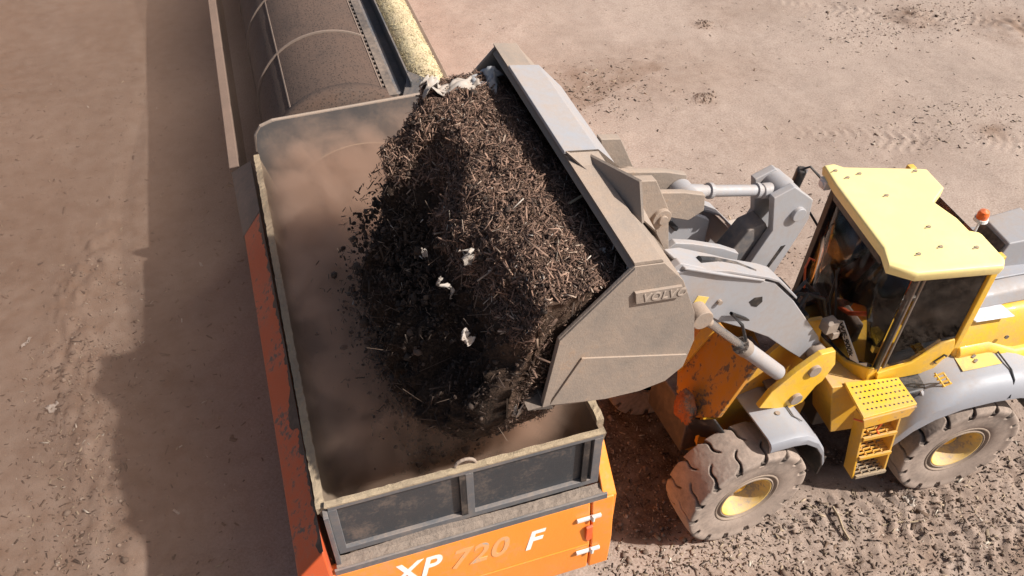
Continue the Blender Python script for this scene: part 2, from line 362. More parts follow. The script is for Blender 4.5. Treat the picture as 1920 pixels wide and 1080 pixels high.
# hopper walls, sloping inwards to the feed belt
hw = tp('hopper_side_wall', G().loft([[(-.50, 4.82, 2.66), (-.44, 4.82, 2.66), (-.12, 4.82, 1.2), (-.18, 4.82, 1.2)], [(-.54, 11.3, 2.66), (-.48, 11.3, 2.66), (-.12, 11.3, 1.2), (-.18, 11.3, 1.2)]]), INNER)
mk('hopper_rim', rough_rim((-.46, 4.80, 2.72), (-.50, 11.22, 2.72), .085, .10), CRUST, hw)
hw2 = tp('hopper_side_wall', G().loft([[(2.56, 4.82, 2.66), (2.62, 4.82, 2.66), (2.30, 4.82, 1.2), (2.24, 4.82, 1.2)], [(2.56, 11.3, 2.66), (2.62, 11.3, 2.66), (2.30, 11.3, 1.2), (2.24, 11.3, 1.2)]]), INNER)
mk('hopper_rim', rough_rim((2.60, 4.95, 2.74), (2.60, 11.22, 2.72), .085, .10), CRUST, hw2)
tp('feed_belt', G().box((1.06, 8.0, 1.22), (2.5, 6.5, .08)), BLACK)
# side skins
tp('side_skin', G().loft([[(-.52, 4.45, 2.48), (-.83, 4.45, 2.12), (-.85, 4.45, .35), (-.50, 4.45, .35)], [(-.60, 10.1, 2.50), (-.90, 10.1, 2.12), (-.92, 10.1, .35), (-.5, 10.1, .35)]]), ORANGES, bevel=.02, label='scuffed red orange side skin with chipped black patches')
gx_ = G(); strip = []; ysx = np.linspace(4.47, 10.08, 260); wv = .035+.20*np.clip(fbm(ysx*1.1, ysx*0+3, o=2, s=401)*2.2-.35, 0, 1)+.11*np.clip(fbm(ysx*7, ysx*0+5, o=3, s=402), 0, 1)+.02*noise(ysx*30, ysx*0, s=403)
for y_, w_ in zip(ysx, wv):
    k_ = (y_-4.45)/5.65; xa, za = -.52-.08*k_, 2.482+.02*k_; xb, zb = -.83-.07*k_, 2.122; t1 = min(1, max(.02, w_/.475))
    strip.append([(xa, y_, za+.004), (xa+(xb-xa)*t1, y_, za+(zb-za)*t1+.004), (xa+(xb-xa)*t1, y_, za+(zb-za)*t1-.01), (xa, y_, za-.01)])
tp('black_grime_edge', gx_.loft(strip), BLACK, label='ragged black grime and bare patches along the top of the orange side skin')
tp('rear_side_skin', G().loft([[(-.60, 10.12, 2.50), (-.92, 10.12, 2.08), (-.94, 10.12, .5), (-.5, 10.12, .5)], [(-.64, 11.88, 2.2), (-.98, 11.88, 2.04), (-.98, 11.88, .5), (-.5, 11.88, .5)]]), STEELIN, bevel=.01)
tp('drum_housing_rail', G().loft([[(-1.0, 11.9, 2.10), (-.84, 11.9, 2.12), (-.84, 11.9, .6), (-1.0, 11.9, .6)], [(-1.0, 32, 2.10), (-.84, 32, 2.12), (-.84, 32, .6), (-1.0, 32, .6)]]), paint('brown_dusty_rail', (.17, .12, .09), .7, dust=.4, dustcol=(.24, .16, .12)), bevel=.015)
tp('side_skin', G().loft([[(2.62, 5.3, 2.58), (2.70, 5.3, 2.50), (2.74, 5.3, .3), (2.5, 5.3, .3)], [(2.62, 11.2, 2.58), (2.70, 11.2, 2.50), (2.74, 11.2, .3), (2.5, 11.2, .3)]]), ORANGE, bevel=.02)
# tailgate panel: frame with two recessed sheets
y0 = 4.80
tg = tp('tailgate', G().box((1.08, y0, 2.71), (2.96, .07, .07)).box((1.08, y0, 1.87), (2.96, .07, .09)).box((-.36, y0, 2.29), (.09, .07, .77)).box((2.51, y0, 2.29), (.10, .07, .77)).box((1.06, y0, 2.29), (.09, .07, .77)), MGREY, bevel=.006)
for x0, x1 in ((-.315, 1.015), (1.105, 2.46)):
    mk('panel', G().box(((x0+x1)/2, y0+.02, 2.29), (x1-x0, .012, .77)), DGREY, tg)
for xx in (.99, 2.38): mk('stiffener', G().box((xx, y0-.02, 2.29), (.07, .03, .765)), BLACK, tg)
mk('rim', rough_rim((-.42, y0, 2.755), (2.58, y0, 2.755), .075, .02, .008, 50), CRUST, tg)
mk('lifting_eye', G().tube([(.93+.11*(1-math.cos(a)), y0+.03, 2.75+.10*math.sin(a)) for a in np.linspace(0, math.pi, 9)], .018), STEEL, tg)
mk('corner_post', G().box((-.43, y0-.03, 2.15), (.05, .16, 1.05)), MGREY, tg, bevel=.005)
# dusty ledge below the tailgate
led = G(); seg = 60; zo = .10; yo_ = .17; rings = []
for i in range(seg+1):
    x = -.46+3.06*i/seg; r = [random.uniform(-.012, .012) for _ in range(4)]
    c_ = .05*max(0, 1-abs(x-.6)/.9)
    rings.append([(x, y0-.15, 1.60), (x, y0-.15, 1.735+r[0]*.3), (x, y0-.11, 1.755+r[1]*.5), (x, y0-.07, 1.76+r[2]*.6+c_*.5), (x, y0-.036, 1.80+r[3]*.5+c_), (x, y0-.036, 1.60)])
tp('dusty_ledge', led.loft(rings), paint('dust_covered_ledge', (.16, .13, .11), .9, dust=.32, dustcol=(.30, .235, .185), bump=1.5, scale=2.), smooth=False)
tp('ledge_lip', G().box((1.07, y0-.165, 1.715), (3.12, .03, .10)), MGREY, bevel=.006)
# engine bonnet
yf = 4.62
bn = tp('engine_bonnet', G().loft([[(x, yf+.0, 1.68), (x, yf+.15, 1.69), (x, yf+.15, .35), (x, yf-.10, .35), (x, yf-.10, .95)] for x in (-.62, 2.43)]), ORANGE, bevel=.03)
tp('bonnet_end_panel', G().loft([[(2.445, yf-.0, 1.68), (2.445, yf+.3, 1.70), (2.445, yf+.3, .35), (2.445, yf-.10, .35), (2.445, yf-.10, .95)], [(2.72, yf+.0, 1.68), (2.75, yf+.3, 1.70), (2.75, yf+.3, .35), (2.70, yf-.10, .35), (2.71, yf-.1, .95)]]), ORANGE, bevel=.02)
tp('corner_panel', G().loft([[(2.58, yf+.02, 1.71), (2.76, yf+.02, 1.66), (2.76, yf+.02, .35), (2.58, yf+.02, .35)], [(2.60, 5.3, 2.58), (2.71, 5.3, 2.50), (2.75, 5.3, .35), (2.6, 5.3, .35)]]), ORANGE, bevel=.015)
tilt = math.atan2(.10, .63)
def fy(z): return yf-.10*(1.68-z)/.73
for zc in (1.44, .82):
    yy = fy(max(zc, .95))-.012
    h = tp('hinge', G().box((2.40, yy-.01, zc), (.30, .035, .05)).cyl((2.445, yy-.03, zc-.05), (2.445, yy-.03, zc+.05), .022, n=10), WHITE, bevel=.006)
tp('latch', G().xz([(2.36, 1.30), (2.44, 1.32), (2.44, 1.06), (2.40, 1.0), (2.36, 1.06)], fy(1.1)-.03, fy(1.0)+.02), REDO, bevel=.008)
tp('bonnet_crease', G().box((.9, yf-.102, .93), (3.0, .02, .02)), ORANGE)
def text(body, size, m, parent, M, name='lettering', ext=.004, shear=.3, space=1.1):
    cu = bpy.data.curves.new(name, 'FONT'); cu.body = body; cu.size = size; cu.extrude = ext; cu.shear = shear; cu.space_character = space; cu.offset = .006*size/.3
    tmp = bpy.data.objects.new('tmp', cu); COL.objects.link(tmp); bpy.context.view_layer.update()
    me = bpy.data.meshes.new_from_object(tmp.evaluated_get(bpy.context.evaluated_depsgraph_get())); bpy.data.objects.remove(tmp)
    me.materials.clear(); me.materials.append(m); o = bpy.data.objects.new(name, me); COL.objects.link(o); o.parent = parent; o.matrix_basis = M; return o
def front_text(b, x, z, size, m):
    M = FT.inverted() @ FT @ Matrix.Translation((x, fy(z)-.006, z)) @ Matrix.Rotation(rad(90)-tilt*0+.16*0, 4, 'X')
    o = text(b, size, m, bn, Matrix.Translation((x, fy(z)-.004, z)) @ Matrix.Rotation(rad(90)-tilt, 4, 'X'))
    return o
front_text('XP', .06, 1.25, .42, WHITE); front_text('720', .72, 1.22, .42, GHOST); front_text('F', 1.60, 1.17, .42, WHITE)
# drum end plate with arched inlet
def arc(cx, cz, r, a0, a1, n): return [(cx+r*math.cos(a), cz+r*math.sin(a)) for a in np.linspace(a0, a1, n)]
top = [(-.47, 2.72), (-.44, 3.0), (-.34, 3.14), (-.16, 3.20), (2.5, 3.24)]
outer = [(-.47, 1.3)]+top+[(2.5, 1.3)]
a0 = math.pi-math.asin(.12/1.37)*1.0
inner = arc(1.05, 1.18, 1.37, math.asin(.12/1.37), a0, 40)
poly = outer+[(p[0], p[1]) for p in inner]
# build plate as strip between the inlet arch and the outline
g = G(); ns = 60; o1 = []
def ray_out(a):
    cx, cz = 1.05, 1.18; d = (math.cos(a), math.sin(a)); best = None
    for (ax, az), (bx, bz) in zip(outer, outer[1:]):
        ex, ez = bx-ax, bz-az; den = d[0]*ez-d[1]*ex
        if abs(den) < 1e-9: continue
        tt = ((ax-cx)*ez-(az-cz)*ex)/den; uu = ((ax-cx)*d[1]-(az-cz)*d[0])/den
        if tt > 0 and -1e-6 <= uu <= 1+1e-6: best = (cx+d[0]*tt, cz+d[1]*tt) if best is None or tt < best[2] else best; best = (best[0], best[1], tt)
    return best
for yy in (11.28, 11.33):
    pass
angs = np.linspace(rad(6), rad(174), ns)
rings = []
for a in angs:
    q = ray_out(a); p = (1.05+1.37*math.cos(a), 1.18+1.37*math.sin(a)); q = q or (p[0], p[1], 0)
    qx, qz = q[0], q[1]
    if math.hypot(qx-1.05, qz-1.18) < 1.39: qx, qz = 1.05+1.39*math.cos(a), 1.18+1.39*math.sin(a)
    rings.append([(p[0], 11.28, p[1]), (qx, 11.28, qz), (qx, 11.34, qz), (p[0], 11.34, p[1])])
PLATE = paint('grey_end_plate_steel', (.12, .122, .125), .4, dust=.04, metal=.3, up=.3)
ep = tp('drum_end_plate', g.loft(rings), PLATE)
mk('top_flange', G().tube([(x, 11.31, z) for x, z in top], .03, 8), STEEL, ep)
mk('inlet_edge', G().tube([(1.05+1.37*math.cos(a), 11.28, 1.18+1.37*math.sin(a)) for a in np.linspace(rad(20), rad(160), 40)], .014, 6), CRUST, ep)
# lit dust crust at lower left of the inlet
# drum
dr = G(); dprof = []
yy = 11.5; c = (.95, 0, 2.05); Rd = 1.30
dprof = [(.9, 11.45), (Rd+.05, 11.45), (Rd+.05, 11.72), (Rd, 11.74)]
while yy < 31: yy += .25; dprof.append((Rd+random.uniform(-.004, .004), max(yy, 11.76)))
DM = DRUM.copy(); DM.name = 'perforated_drum_screen'; t_ = NT(DM); pb = [q for q in DM.node_tree.nodes if q.type == 'BSDF_PRINCIPLED'][0]; lk = pb.inputs['Base Color'].links[0].from_socket
vo = t_.a('TexVoronoi'); vo.inputs['Scale'].default_value = 21; vo.inputs['Randomness'].default_value = .75; t_.t.links.new(t_.a('TexCoord').outputs['Object'], vo.inputs['Vector'])
pb_c = t_.mix(t_.ramp(vo.outputs['Distance'], [(.20, .75), (.34, 0.)]), lk, (.018, .013, .010)); t_.t.links.new(pb_c, pb.inputs['Base Color'])
CRUSTD = paint('worn_rib_steel', (.17, .13, .105), .6, dust=.3, dustcol=(.24, .17, .13))
drum = tp('drum', dr.lathe_y(dprof, 96, c), DM, smooth=True)
for yr in (11.58, 13.6, 15.75, 17.9, 20.05, 22.2):
    mk('drum_ring', G().lathe_y([(Rd+.0, yr-.022), (Rd+.03, yr-.018), (Rd+.03, yr+.018), (Rd+.0, yr+.022)], 96, c), CRUSTD if yr > 12 else paint('bare_bright_ring', (.42, .45, .5), .35, metal=.5, dust=.05), drum)
for k, a in enumerate((rad(128), rad(60))):
    mk('drum_seam', G().box((c[0]+(Rd+.006)*math.cos(a), 20.7, c[2]+(Rd+.006)*math.sin(a)), (.02, 18, .014), Matrix.Rotation(-a+rad(90), 3, 'Y')), CRUSTD, drum)
# cleaning rails and brush
def toothed(x, w, z, y0, y1, m, name):
    g = G(); n = int((y1-y0)/.16)
    g.box((x, (y0+y1)/2, z), (w, y1-y0, .10))
    for i in range(n): g.box((x-w/2-.02, y0+.16*i+.05, z+.0), (.05, .06, .08))
    return tp(name, g, m)
rail = toothed(1.73, .13, 3.14, 11.5, 28, STEELIN, 'toothed_rail')
for i in range(16):
    pass
tp('walkway_beam', G().box((1.86, 20.8, 3.0), (.09, 18.2, .16)), MGREY, bevel=.01)
tp('rail_trough', G().box((1.98, 20.8, 2.95), (.14, 18.2, .10)), STEELIN)
tp('brush_guard', G().box((2.06, 20.6, 3.12), (.03, 17.9, .34)), PLATE, bevel=.005)
tp('brush_bracket', G().prism([(1.80, 11.36, 3.02), (2.0, 11.8, 3.16), (2.07, 11.95, 3.28), (2.55, 11.38, 3.24), (2.5, 11.36, 3.1)], (0, 0, .03)).box((2.1, 11.5, 2.7), (.6, .03, .7)), PLATE, bevel=.004)
# brush: bristle roller with uneven surface
g = G(); rings = []; nb = 40
for i in range(210):
    y = 11.72+i*.075; r0 = .275-.10*max(0, (3-i))/3
    rings.append([(2.37+(r0+.018*random.random()+.012*math.sin(i*.9))*math.cos(2*math.pi*j/nb), y, 3.02+(r0+.02*random.random())*math.sin(2*math.pi*j/nb)) for j in range(nb)])
g.loft(rings); br = tp('cleaning_brush', g, BRUSH, smooth=True)
bP = []; 
n = 9000; th = rng.uniform(-.3, math.pi+.3, n); yy = rng.uniform(11.7, 19.5, n)
Pb = np.column_stack([2.37+.285*np.cos(th), yy, 3.02+.285*np.sin(th)]); Nb = np.column_stack([np.cos(th), 0*th, np.sin(th)])
bs_ = chips('bristles', Pb, np.cross(Nb, rng.normal(size=(n, 3))), np.full(n, .05), np.full(n, .006), np.full(n, .006), pick(n, [(.74, .62, .38), (.64, .52, .31), (.45, .35, .22)], [5, 3, 1]), LIT); bs_.parent = br; bs_['kind'] = 'stuff'
tp('brush_side_wall', G().box((2.74, 20.6, 2.8), (.06, 18.2, .35)), paint('brown_rusted_wall', (.11, .075, .055), .8, dust=.3, dustcol=(.2, .14, .1)), bevel=.005)
tp('drum_side_wall', G().box((2.80, 20.7, 1.6), (.06, 18.6, 2.2)), ORANGE, bevel=.01)
# chassis, axle and wheels under the machine
tp('chassis', G().box((-.3, 12, .75), (.25, 14, .4)).box((2.3, 12, .75), (.25, 14, .4)).box((1, 5.4, .7), (3, .3, .4)), STEELIN, bevel=.01)

# ------------------------------------------------------------------ WHEEL LOADER
def frame(cx, cy, th, root):
    return Matrix.Translation((cx-root[0], cy-root[1], 0)) @ Matrix.Rotation(rad(th), 4, 'Z')
ROOT = (6.09, 5.85, 0)
WL = empty('wheel_loader', ROOT); tag(WL, 'yellow and grey wheel loader with its raised bucket tipping compost', 'wheel loader')
RF = frame(7.69, 5.70, 175.7, ROOT); FF = frame(4.485, 5.90, 183.4, ROOT)
WFF = Matrix.Translation(ROOT) @ FF; WRF = Matrix.Translation(ROOT) @ RF
def rp(name, g, m, **k): return mk(name, g, m, WL, RF, **k)
def fp(name, g, m, **k): return mk(name, g, m, WL, FF, **k)
# --- wheels: x along travel, y axle (outer side +y), z up; centre at origin
WR = .855
def tyre_mesh():
    nt, nc = 660, 58; half = .31
    ths = np.linspace(0, 2*np.pi, nt, endpoint=False)
    # cross-section outer side (+half) -> tread -> inner side; s in [-1,1] over tread
    prof = []
    for yv, rv, kind in [(.215, .40, 0), (.25, .43, 0), (.268, .47, 0), (.283, .53, 0), (.290, .60, 0), (.292, .66, 0), (.292, .70, 0), (.300, .735, 0), (.306, .765, 1), (.308, .79, 1), (.306, .812, 1)]: prof.append((yv, rv, kind))
    m = nc-2*len(prof)
    side = prof
    tread = [(y, WR-.018*(abs(y)/.29)**3, 2) for y in np.linspace(.296, -.296, 44)]
    full = side+tread+[(-y, r, k) for y, r, k in side[::-1]]
    Yv = np.array([p[0] for p in full]); Rv = np.array([p[1] for p in full]); K = np.array([p[2] for p in full])
    TH, YY = np.meshgrid(ths, Yv, indexing='ij'); RR = np.broadcast_to(Rv, TH.shape).copy(); KK = np.broadcast_to(K, TH.shape)
    nl = 15; s = YY/.30; a = np.abs(s)
    off = np.where(s > 0, 0, .5)
    curve = .42*a+.075*np.sin((a-.1)*7.0)       # swept S shaped grooves
    ph = (TH/(2*np.pi)*nl+off+curve) % 1; d = np.minimum(ph, 1-ph)
    wid = .052+.085*np.clip((a-.80)/.2, 0, 1)+.006*np.sin(TH*11)
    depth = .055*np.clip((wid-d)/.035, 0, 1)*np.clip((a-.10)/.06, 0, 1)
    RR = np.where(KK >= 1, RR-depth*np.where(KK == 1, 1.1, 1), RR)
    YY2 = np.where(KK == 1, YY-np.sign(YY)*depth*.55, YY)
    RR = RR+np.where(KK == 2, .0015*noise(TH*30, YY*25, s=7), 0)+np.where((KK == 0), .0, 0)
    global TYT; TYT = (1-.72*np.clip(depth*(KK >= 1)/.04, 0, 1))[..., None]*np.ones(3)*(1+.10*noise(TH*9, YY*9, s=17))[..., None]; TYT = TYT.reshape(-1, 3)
    Vv = np.stack([RR*np.cos(TH), YY2, RR*np.sin(TH)], -1).reshape(-1, 3); nc = len(full)
    i = np.arange(nt)[:, None]; j = np.arange(nc-1)[None]; i2 = (i+1) % nt
    Fv = np.stack([i*nc+j, i2*nc+j, i2*nc+j+1, i*nc+j+1], -1).reshape(-1, 4)
    return Vv, Fv[:, ::-1]
V, F = tyre_mesh(); pb = [q for q in RUBBER.node_tree.nodes if q.type == 'BSDF_PRINCIPLED'][0]; t_ = NT(RUBBER); lk = pb.inputs['Base Color'].links[0].from_socket
mu = t_.a('MixRGB', blend_type='MULTIPLY'); mu.inputs[0].default_value = 1; t_.t.links.new(lk, mu.inputs[1]); t_.t.links.new(t_.a('Attribute', attribute_name='tint').outputs['Color'], mu.inputs[2]); t_.t.links.new(mu.outputs[0], pb.inputs['Base Color'])
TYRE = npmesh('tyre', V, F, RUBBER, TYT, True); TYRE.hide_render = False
ty_me = TYRE.data; bpy.data.objects.remove(TYRE)
RIMY = paint('yellow_rim_paint', (.74, .47, .07), .5, dust=.30, up=.3, dustcol=(.42, .33, .25), wear=.05)
def lathe_me(name, prof, m, n=64):
    o = mk(name, G().lathe_y(prof, n), m, smooth=True); me = o.data; bpy.data.objects.remove(o); return me
rim_me = lathe_me('rim', [(.425, .20), (.43, .245), (.415, .26), (.40, .255), (.392, .225), (.375, .215), (.36, .12), (.335, .04), (.30, .0), (.20, -.02), (.20, .04), (.16, .07), (.05, .08), (.0, .08)], RIMY)
ring_me = lathe_me('lock_ring', [(.47, .215), (.462, .262), (.445, .272), (.43, .270), (.42, .245), (.395, .235), (.385, .262), (.372, .268), (.360, .25), (.362, .20)], paint('dusty_bead_ring', (.22, .17, .13), .6, dust=.35))
hub_me = lathe_me('wheel', [(.0, .10), (.10, .10), (.115, .08), (.12, -.1), (.2, -.12), (.2, -.5), (0, -.5)], YELD, 32)
bolt_g = G()
for k in range(16):
    a = 2*math.pi*k/16; bolt_g.cyl((.24*math.cos(a), -.02, .24*math.sin(a)), (.24*math.cos(a), .045, .24*math.sin(a)), .024, n=6)
bo = mk('wheel_nuts', bolt_g, STEEL); bolt_me = bo.data; bpy.data.objects.remove(bo)
def wheel(fr, x, side, spin, rim_lbl=None):
    M = fr @ Matrix.Translation((x, side*1.10, WR-.012)) @ (Matrix.Rotation(math.pi, 4, 'Z') if side < 0 else Matrix.Identity(4)) @ Matrix.Rotation(spin, 4, 'Y')
    w = bpy.data.objects.new('wheel', hub_me); COL.objects.link(w); w.parent = WL; w.matrix_basis = M
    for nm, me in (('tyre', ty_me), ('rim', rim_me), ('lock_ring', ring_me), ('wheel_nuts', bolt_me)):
        q = bpy.data.objects.new(nm, me); COL.objects.link(q); q.parent = w
        if nm == 'wheel_nuts': q['kind'] = 'stuff'
        if nm == 'rim': q.scale = (.86, 1.0, .86)
    return w
wheel(FF, 0, 1, .3); wheel(FF, 0, -1, 1.0); wheel(RF, 0, 1, .1); wheel(RF, 0, -1, 2.)

# --- front frame
fp('axle_housing', G().cyl((0, -.85, .83), (0, .85, .83), .17, n=24).cyl((0, -.3, .83), (0, .3, .83), .34, n=24), YELD, smooth=False, bevel=.02)
side_pts = [(.15, .75), (.30, 1.1), (.30, 1.7), (.15, 2.1), (-.1, 2.25), (-.45, 2.55), (-.85, 2.95), (-1.12, 2.9), (-1.2, 2.4), (-1.1, 1.7), (-1.35, 1.2), (-1.3, .7)]
for s in (-1, 1):
    fp('frame_side_plate', G().xz(side_pts, s*.50, s*.56), YELD, bevel=.008)
fp('frame_nose', G().prism([(.0, .02, 2.74), (.0, .84, 2.80), (.30, .80, 1.95), (.50, .50, 1.68), (.42, .10, 1.6), (.34, -.10, 1.92)], (-.06, 0, -.02)), ORANGEMUD, bevel=.01, label='mud stained orange front frame cover')
fp('frame_gusset', G().prism([(.06, .0, 2.80), (.0, .12, 2.80), (.36, .0, 1.95), (.42, -.12, 1.90)], (.03, .0, .03)), YELD, bevel=.006)
fp('frame_nose_lower', G().prism([(.36, .80, 1.95), (.56, .50, 1.66), (.30, .50, 1.2), (.1, .9, 1.5)], (-.04, 0, -.02)), BLACK, bevel=.008)
fp('frame_back_cover', G().prism([(-.05, -.5, 2.3), (-.05, .0, 2.7), (.2, -.1, 1.9), (.25, -.55, 1.6)], (-.05, 0, 0)), ORANGEMUD)
# tower ear outside the lift arm, bright plate with two pins
ear = [(-.18, 2.05), (-.30, 2.30), (-.60, 2.56), (-.88, 2.74), (-1.08, 2.72), (-1.16, 2.45), (-1.06, 2.18), (-.98, 2.12), (-.86, 1.86), (-.62, 1.80), (-.45, 1.92)]
ep2 = fp('tower_plate', G().xz(ear, .84, .92), YEL, bevel=.012)
mk('pin', G().cyl((-.84, .90, 2.48), (-.84, .96, 2.48), .085, n=20), STEEL, ep2, bevel=.008)
mk('pin', G().cyl((-.70, .90, 2.02), (-.70, .965, 2.02), .085, n=20), STEEL, ep2, bevel=.008)
fp('tower_plate', G().xz(ear, -.92, -.84), YEL, bevel=.012)
fp('articulation_joint', G().box((-1.45, 0, 1.25), (.5, .5, .25)).box((-1.45, 0, .75), (.5, .5, .25)).cyl((-1.6, 0, .6), (-1.6, 0, 1.5), .13), YELD, bevel=.02)
fp('oily_underframe', G().box((-.3, 0, 1.25), (1.5, .9, .8)), STEELIN, bevel=.03)
V_ = ICOV_F = None
bmx = bmesh.new(); bmesh.ops.create_icosphere(bmx, subdivisions=4, radius=1); vv = np.array([v.co[:] for v in bmx.verts]); ff_ = np.array([[v.index for v in f.verts] for f in bmx.faces]); bmx.free()
dd = 1+.30*fbm(vv[:, 0]*1.6, vv[:, 1]*1.6, vv[:, 2]*1.6, o=2, s=201)+.22*fbm(vv[:, 0]*7, vv[:, 1]*7, vv[:, 2]*7, o=3, s=203)
rl = npmesh('rust_lump', vv*dd[:, None]*np.array([.10, .15, .26])+np.array([.50, .42, 1.78]), ff_, SKINRUST, None, True); rl.parent = WL; rl.matrix_basis = FF; rl['label'] = 'rust orange crusted lump on the dark front frame below the bucket'

# --- mudguards
def mudguard(fr, pts, y0, y1, lip, name='mudguard', m=FENDER, th=.03):
    """sheet following pts (x,z) from y0 (inner) to y1 (outer) with a turned-down outer lip"""
    rings = []
    for x, z, yi, yo in pts:
        rings.append([(x, yi, z), (x, yo-.10, z), (x, yo-.03, z-.02), (x, yo, z-.07), (x, yo, z-lip), (x, yo-th, z-lip), (x, yo-th-.01, z-.08), (x, yo-.11, z-th), (x, yi, z-th)])
    return mk(name, G().loft(rings), m, WL, fr, bevel=.006, smooth=False)
for s in (1, -1):
    M = FF if s > 0 else FF @ Matrix.Scale(-1, 4, (0, 1, 0))
    pts = [(-.12, 1.90, .52, 1.36), (-.42, 1.94, .52, 1.40), (-.62, 1.88, .56, 1.40), (-.80, 1.74, .60, 1.42), (-.93, 1.52, .66, 1.43), (-1.0, 1.28, .72, 1.44)]
    mg = mudguard(M, pts, 0, 0, .16)
    if s > 0:
        mk('bracket', G().prism([(-.48, .50, 2.01), (-.62, .50, 2.0), (-.70, .78, 1.93), (-.60, .86, 1.96), (-.46, .74, 1.99)], (0, 0, .04)), GREYD, mg, bevel=.006)
        mk('bolt', G().cyl((-.42, 1.0, 1.93), (-.42, 1.0, 1.952), .03, n=12), STEEL, mg)
        mk('flap_seam', G().tube([(-.62, .86, 1.90), (-.60, 1.08, 1.905), (-.68, 1.16, 1.865)], .010, 6), GREYD, mg)
        fp('mud_flap', G().loft([[(-1.0, .74, 1.30), (-1.0, 1.42, 1.28), (-1.03, 1.42, 1.28), (-1.03, .74, 1.30)], [(-1.08, .78, .78), (-1.06, 1.36, .80), (-1.09, 1.36, .80), (-1.11, .78, .78)]]), BLACK)
# --- lift arms
arm = [(1.02, 3.86), (1.38, 4.1), (1.42, 4.5), (1.18, 4.66), (.92, 4.52), (.58, 4.30), (.10, 4.06), (-.06, 3.98), (-.38, 3.62), (-.98, 2.78), (-1.08, 2.50), (-.92, 2.36), (-.55, 2.72), (-.2, 3.08), (.20, 3.38), (.55, 3.62), (.68, 3.74), (.80, 3.66)]
def lift_arm(s):
    a = fp('lift_arm', G().xz(arm, s*.60, s*.70), GREY, bevel=.012)
    fl = G(); path = [(1.30, 4.56), (1.0, 4.50), (.58, 4.34), (.06, 4.08), (-.10, 3.98), (-.42, 3.62)]
    fl.loft([[(x, s*.48, z), (x, s*.715, z), (x, s*.715, z+.035), (x, s*.48, z+.035)] for x, z in path]); mk('top_flange', fl, GREY, a, bevel=.006)
    mk('bushing', G().cyl((-.98, s*.56, 2.55), (-.98, s*.80, 2.55), .12), STEEL, a, bevel=.01)
    mk('inspection_slot', G().xz([(.22, 3.80), (.16, 3.84), (.06, 3.82), (.04, 3.74), (.10, 3.68), (.17, 3.72)], s*.66, s*.704), BLACK, a)
    return a
al = lift_arm(1); ar = lift_arm(-1)
mk('warning_sticker', G().prism([(.90, .7, 4.13), (.76, .7, 4.06), (.87, .7, 3.76), (1.01, .7, 3.86)], (0, .004, 0)), STICK, al)
for k_ in range(3): mk('sticker_mark', G().prism([(.88-.0*k_, .705, 4.02-.07*k_), (.84, .705, 4.0-.07*k_), (.86, .705, 3.965-.07*k_), (.90, .705, 3.985-.07*k_)], (0, .003, 0)), BLACK, al)
mk('oval_hole', G().prism([(.12+.11*math.cos(a)*math.cos(.5)-.05*math.sin(a)*.5, -.598, 3.70+.11*math.cos(a)*-.4+.13*math.sin(a)) for a in np.linspace(0, 6.28, 16)[:-1]], (0, .006, 0)), BLACK, ar)
fp('arm_cross_tube', G().cyl((.42, -.6, 3.62), (.42, .6, 3.62), .16, n=28), GREY, bevel=.01)
# curved inner bracket arms beside the tipping linkage
for s in (.30, -.30):
    gp = [(1.22, 4.45), (1.02, 4.58), (.80, 4.50), (.42, 4.32), (.20, 4.18), (.20, 3.72), (.55, 3.70), (.78, 4.02), (1.05, 4.14)]
    b = fp('linkage_bracket', G().xz(gp, s-.04, s+.04), GREY, bevel=.01)
    mk('curved_slot', G().tube([(.98, s+.042, 4.36), (.82, s+.042, 4.36), (.70, s+.042, 4.28), (.62, s+.042, 4.18)], .03, 6), BLACK, b)
# slotted rounded plate over the near arm
cp = fp('guard_plate', G().xy([(1.25, .46), (1.15, .74), (.6, .74), (-.02, .72), (-.12, .60), (-.02, .46), (.55, .40), (1.0, .38)], 0, .03), GREY, bevel=.01)
cp.matrix_basis = FF @ Matrix.Translation((1.2, 0, 4.62)) @ Matrix.Rotation(rad(-27), 4, 'Y') @ Matrix.Translation((-1.2, 0, 0))
mk('slot', G().tube([(.85, .56, .03), (.6, .53, .032), (.3, .54, .032), (.08, .62, .03)], .045, 8), BLACK, cp)
# bellcrank: two grey cheeks and a dark core
bell = [(-.18, 4.72), (-.42, 4.80), (-.72, 4.55), (-.74, 4.28), (-.66, 4.05), (-.40, 3.38), (-.20, 3.28), (.02, 3.42), (-.05, 3.75), (-.28, 4.25)]
bc = fp('bellcrank', G().xz(bell, .13, .22), GREY, bevel=.012)
mk('cheek', G().xz(bell, -.22, -.13), GREY, bc, bevel=.012)
mk('core', G().xz([(-.25, 4.3), (-.05, 4.25), (.22, 3.85), (.15, 3.42), (-.15, 3.35), (-.42, 4.0)], -.125, .125), GREYD, bc, bevel=.02)
mk('pin', G().cyl((-.55, -.26, 4.42), (-.55, .27, 4.42), .085, n=20), GREY, bc, bevel=.01)
mk('slot', G().xz([(-.46, 3.98), (-.52, 3.98), (-.34, 3.62), (-.30, 3.64)], .16, .224), BLACK, bc)
mk('hose', G().tube([(-.2, .1, 3.5), (-.45, .05, 3.3), (-.7, .1, 3.3), (-.95, .05, 3.0)], .022), BLACK, bc)
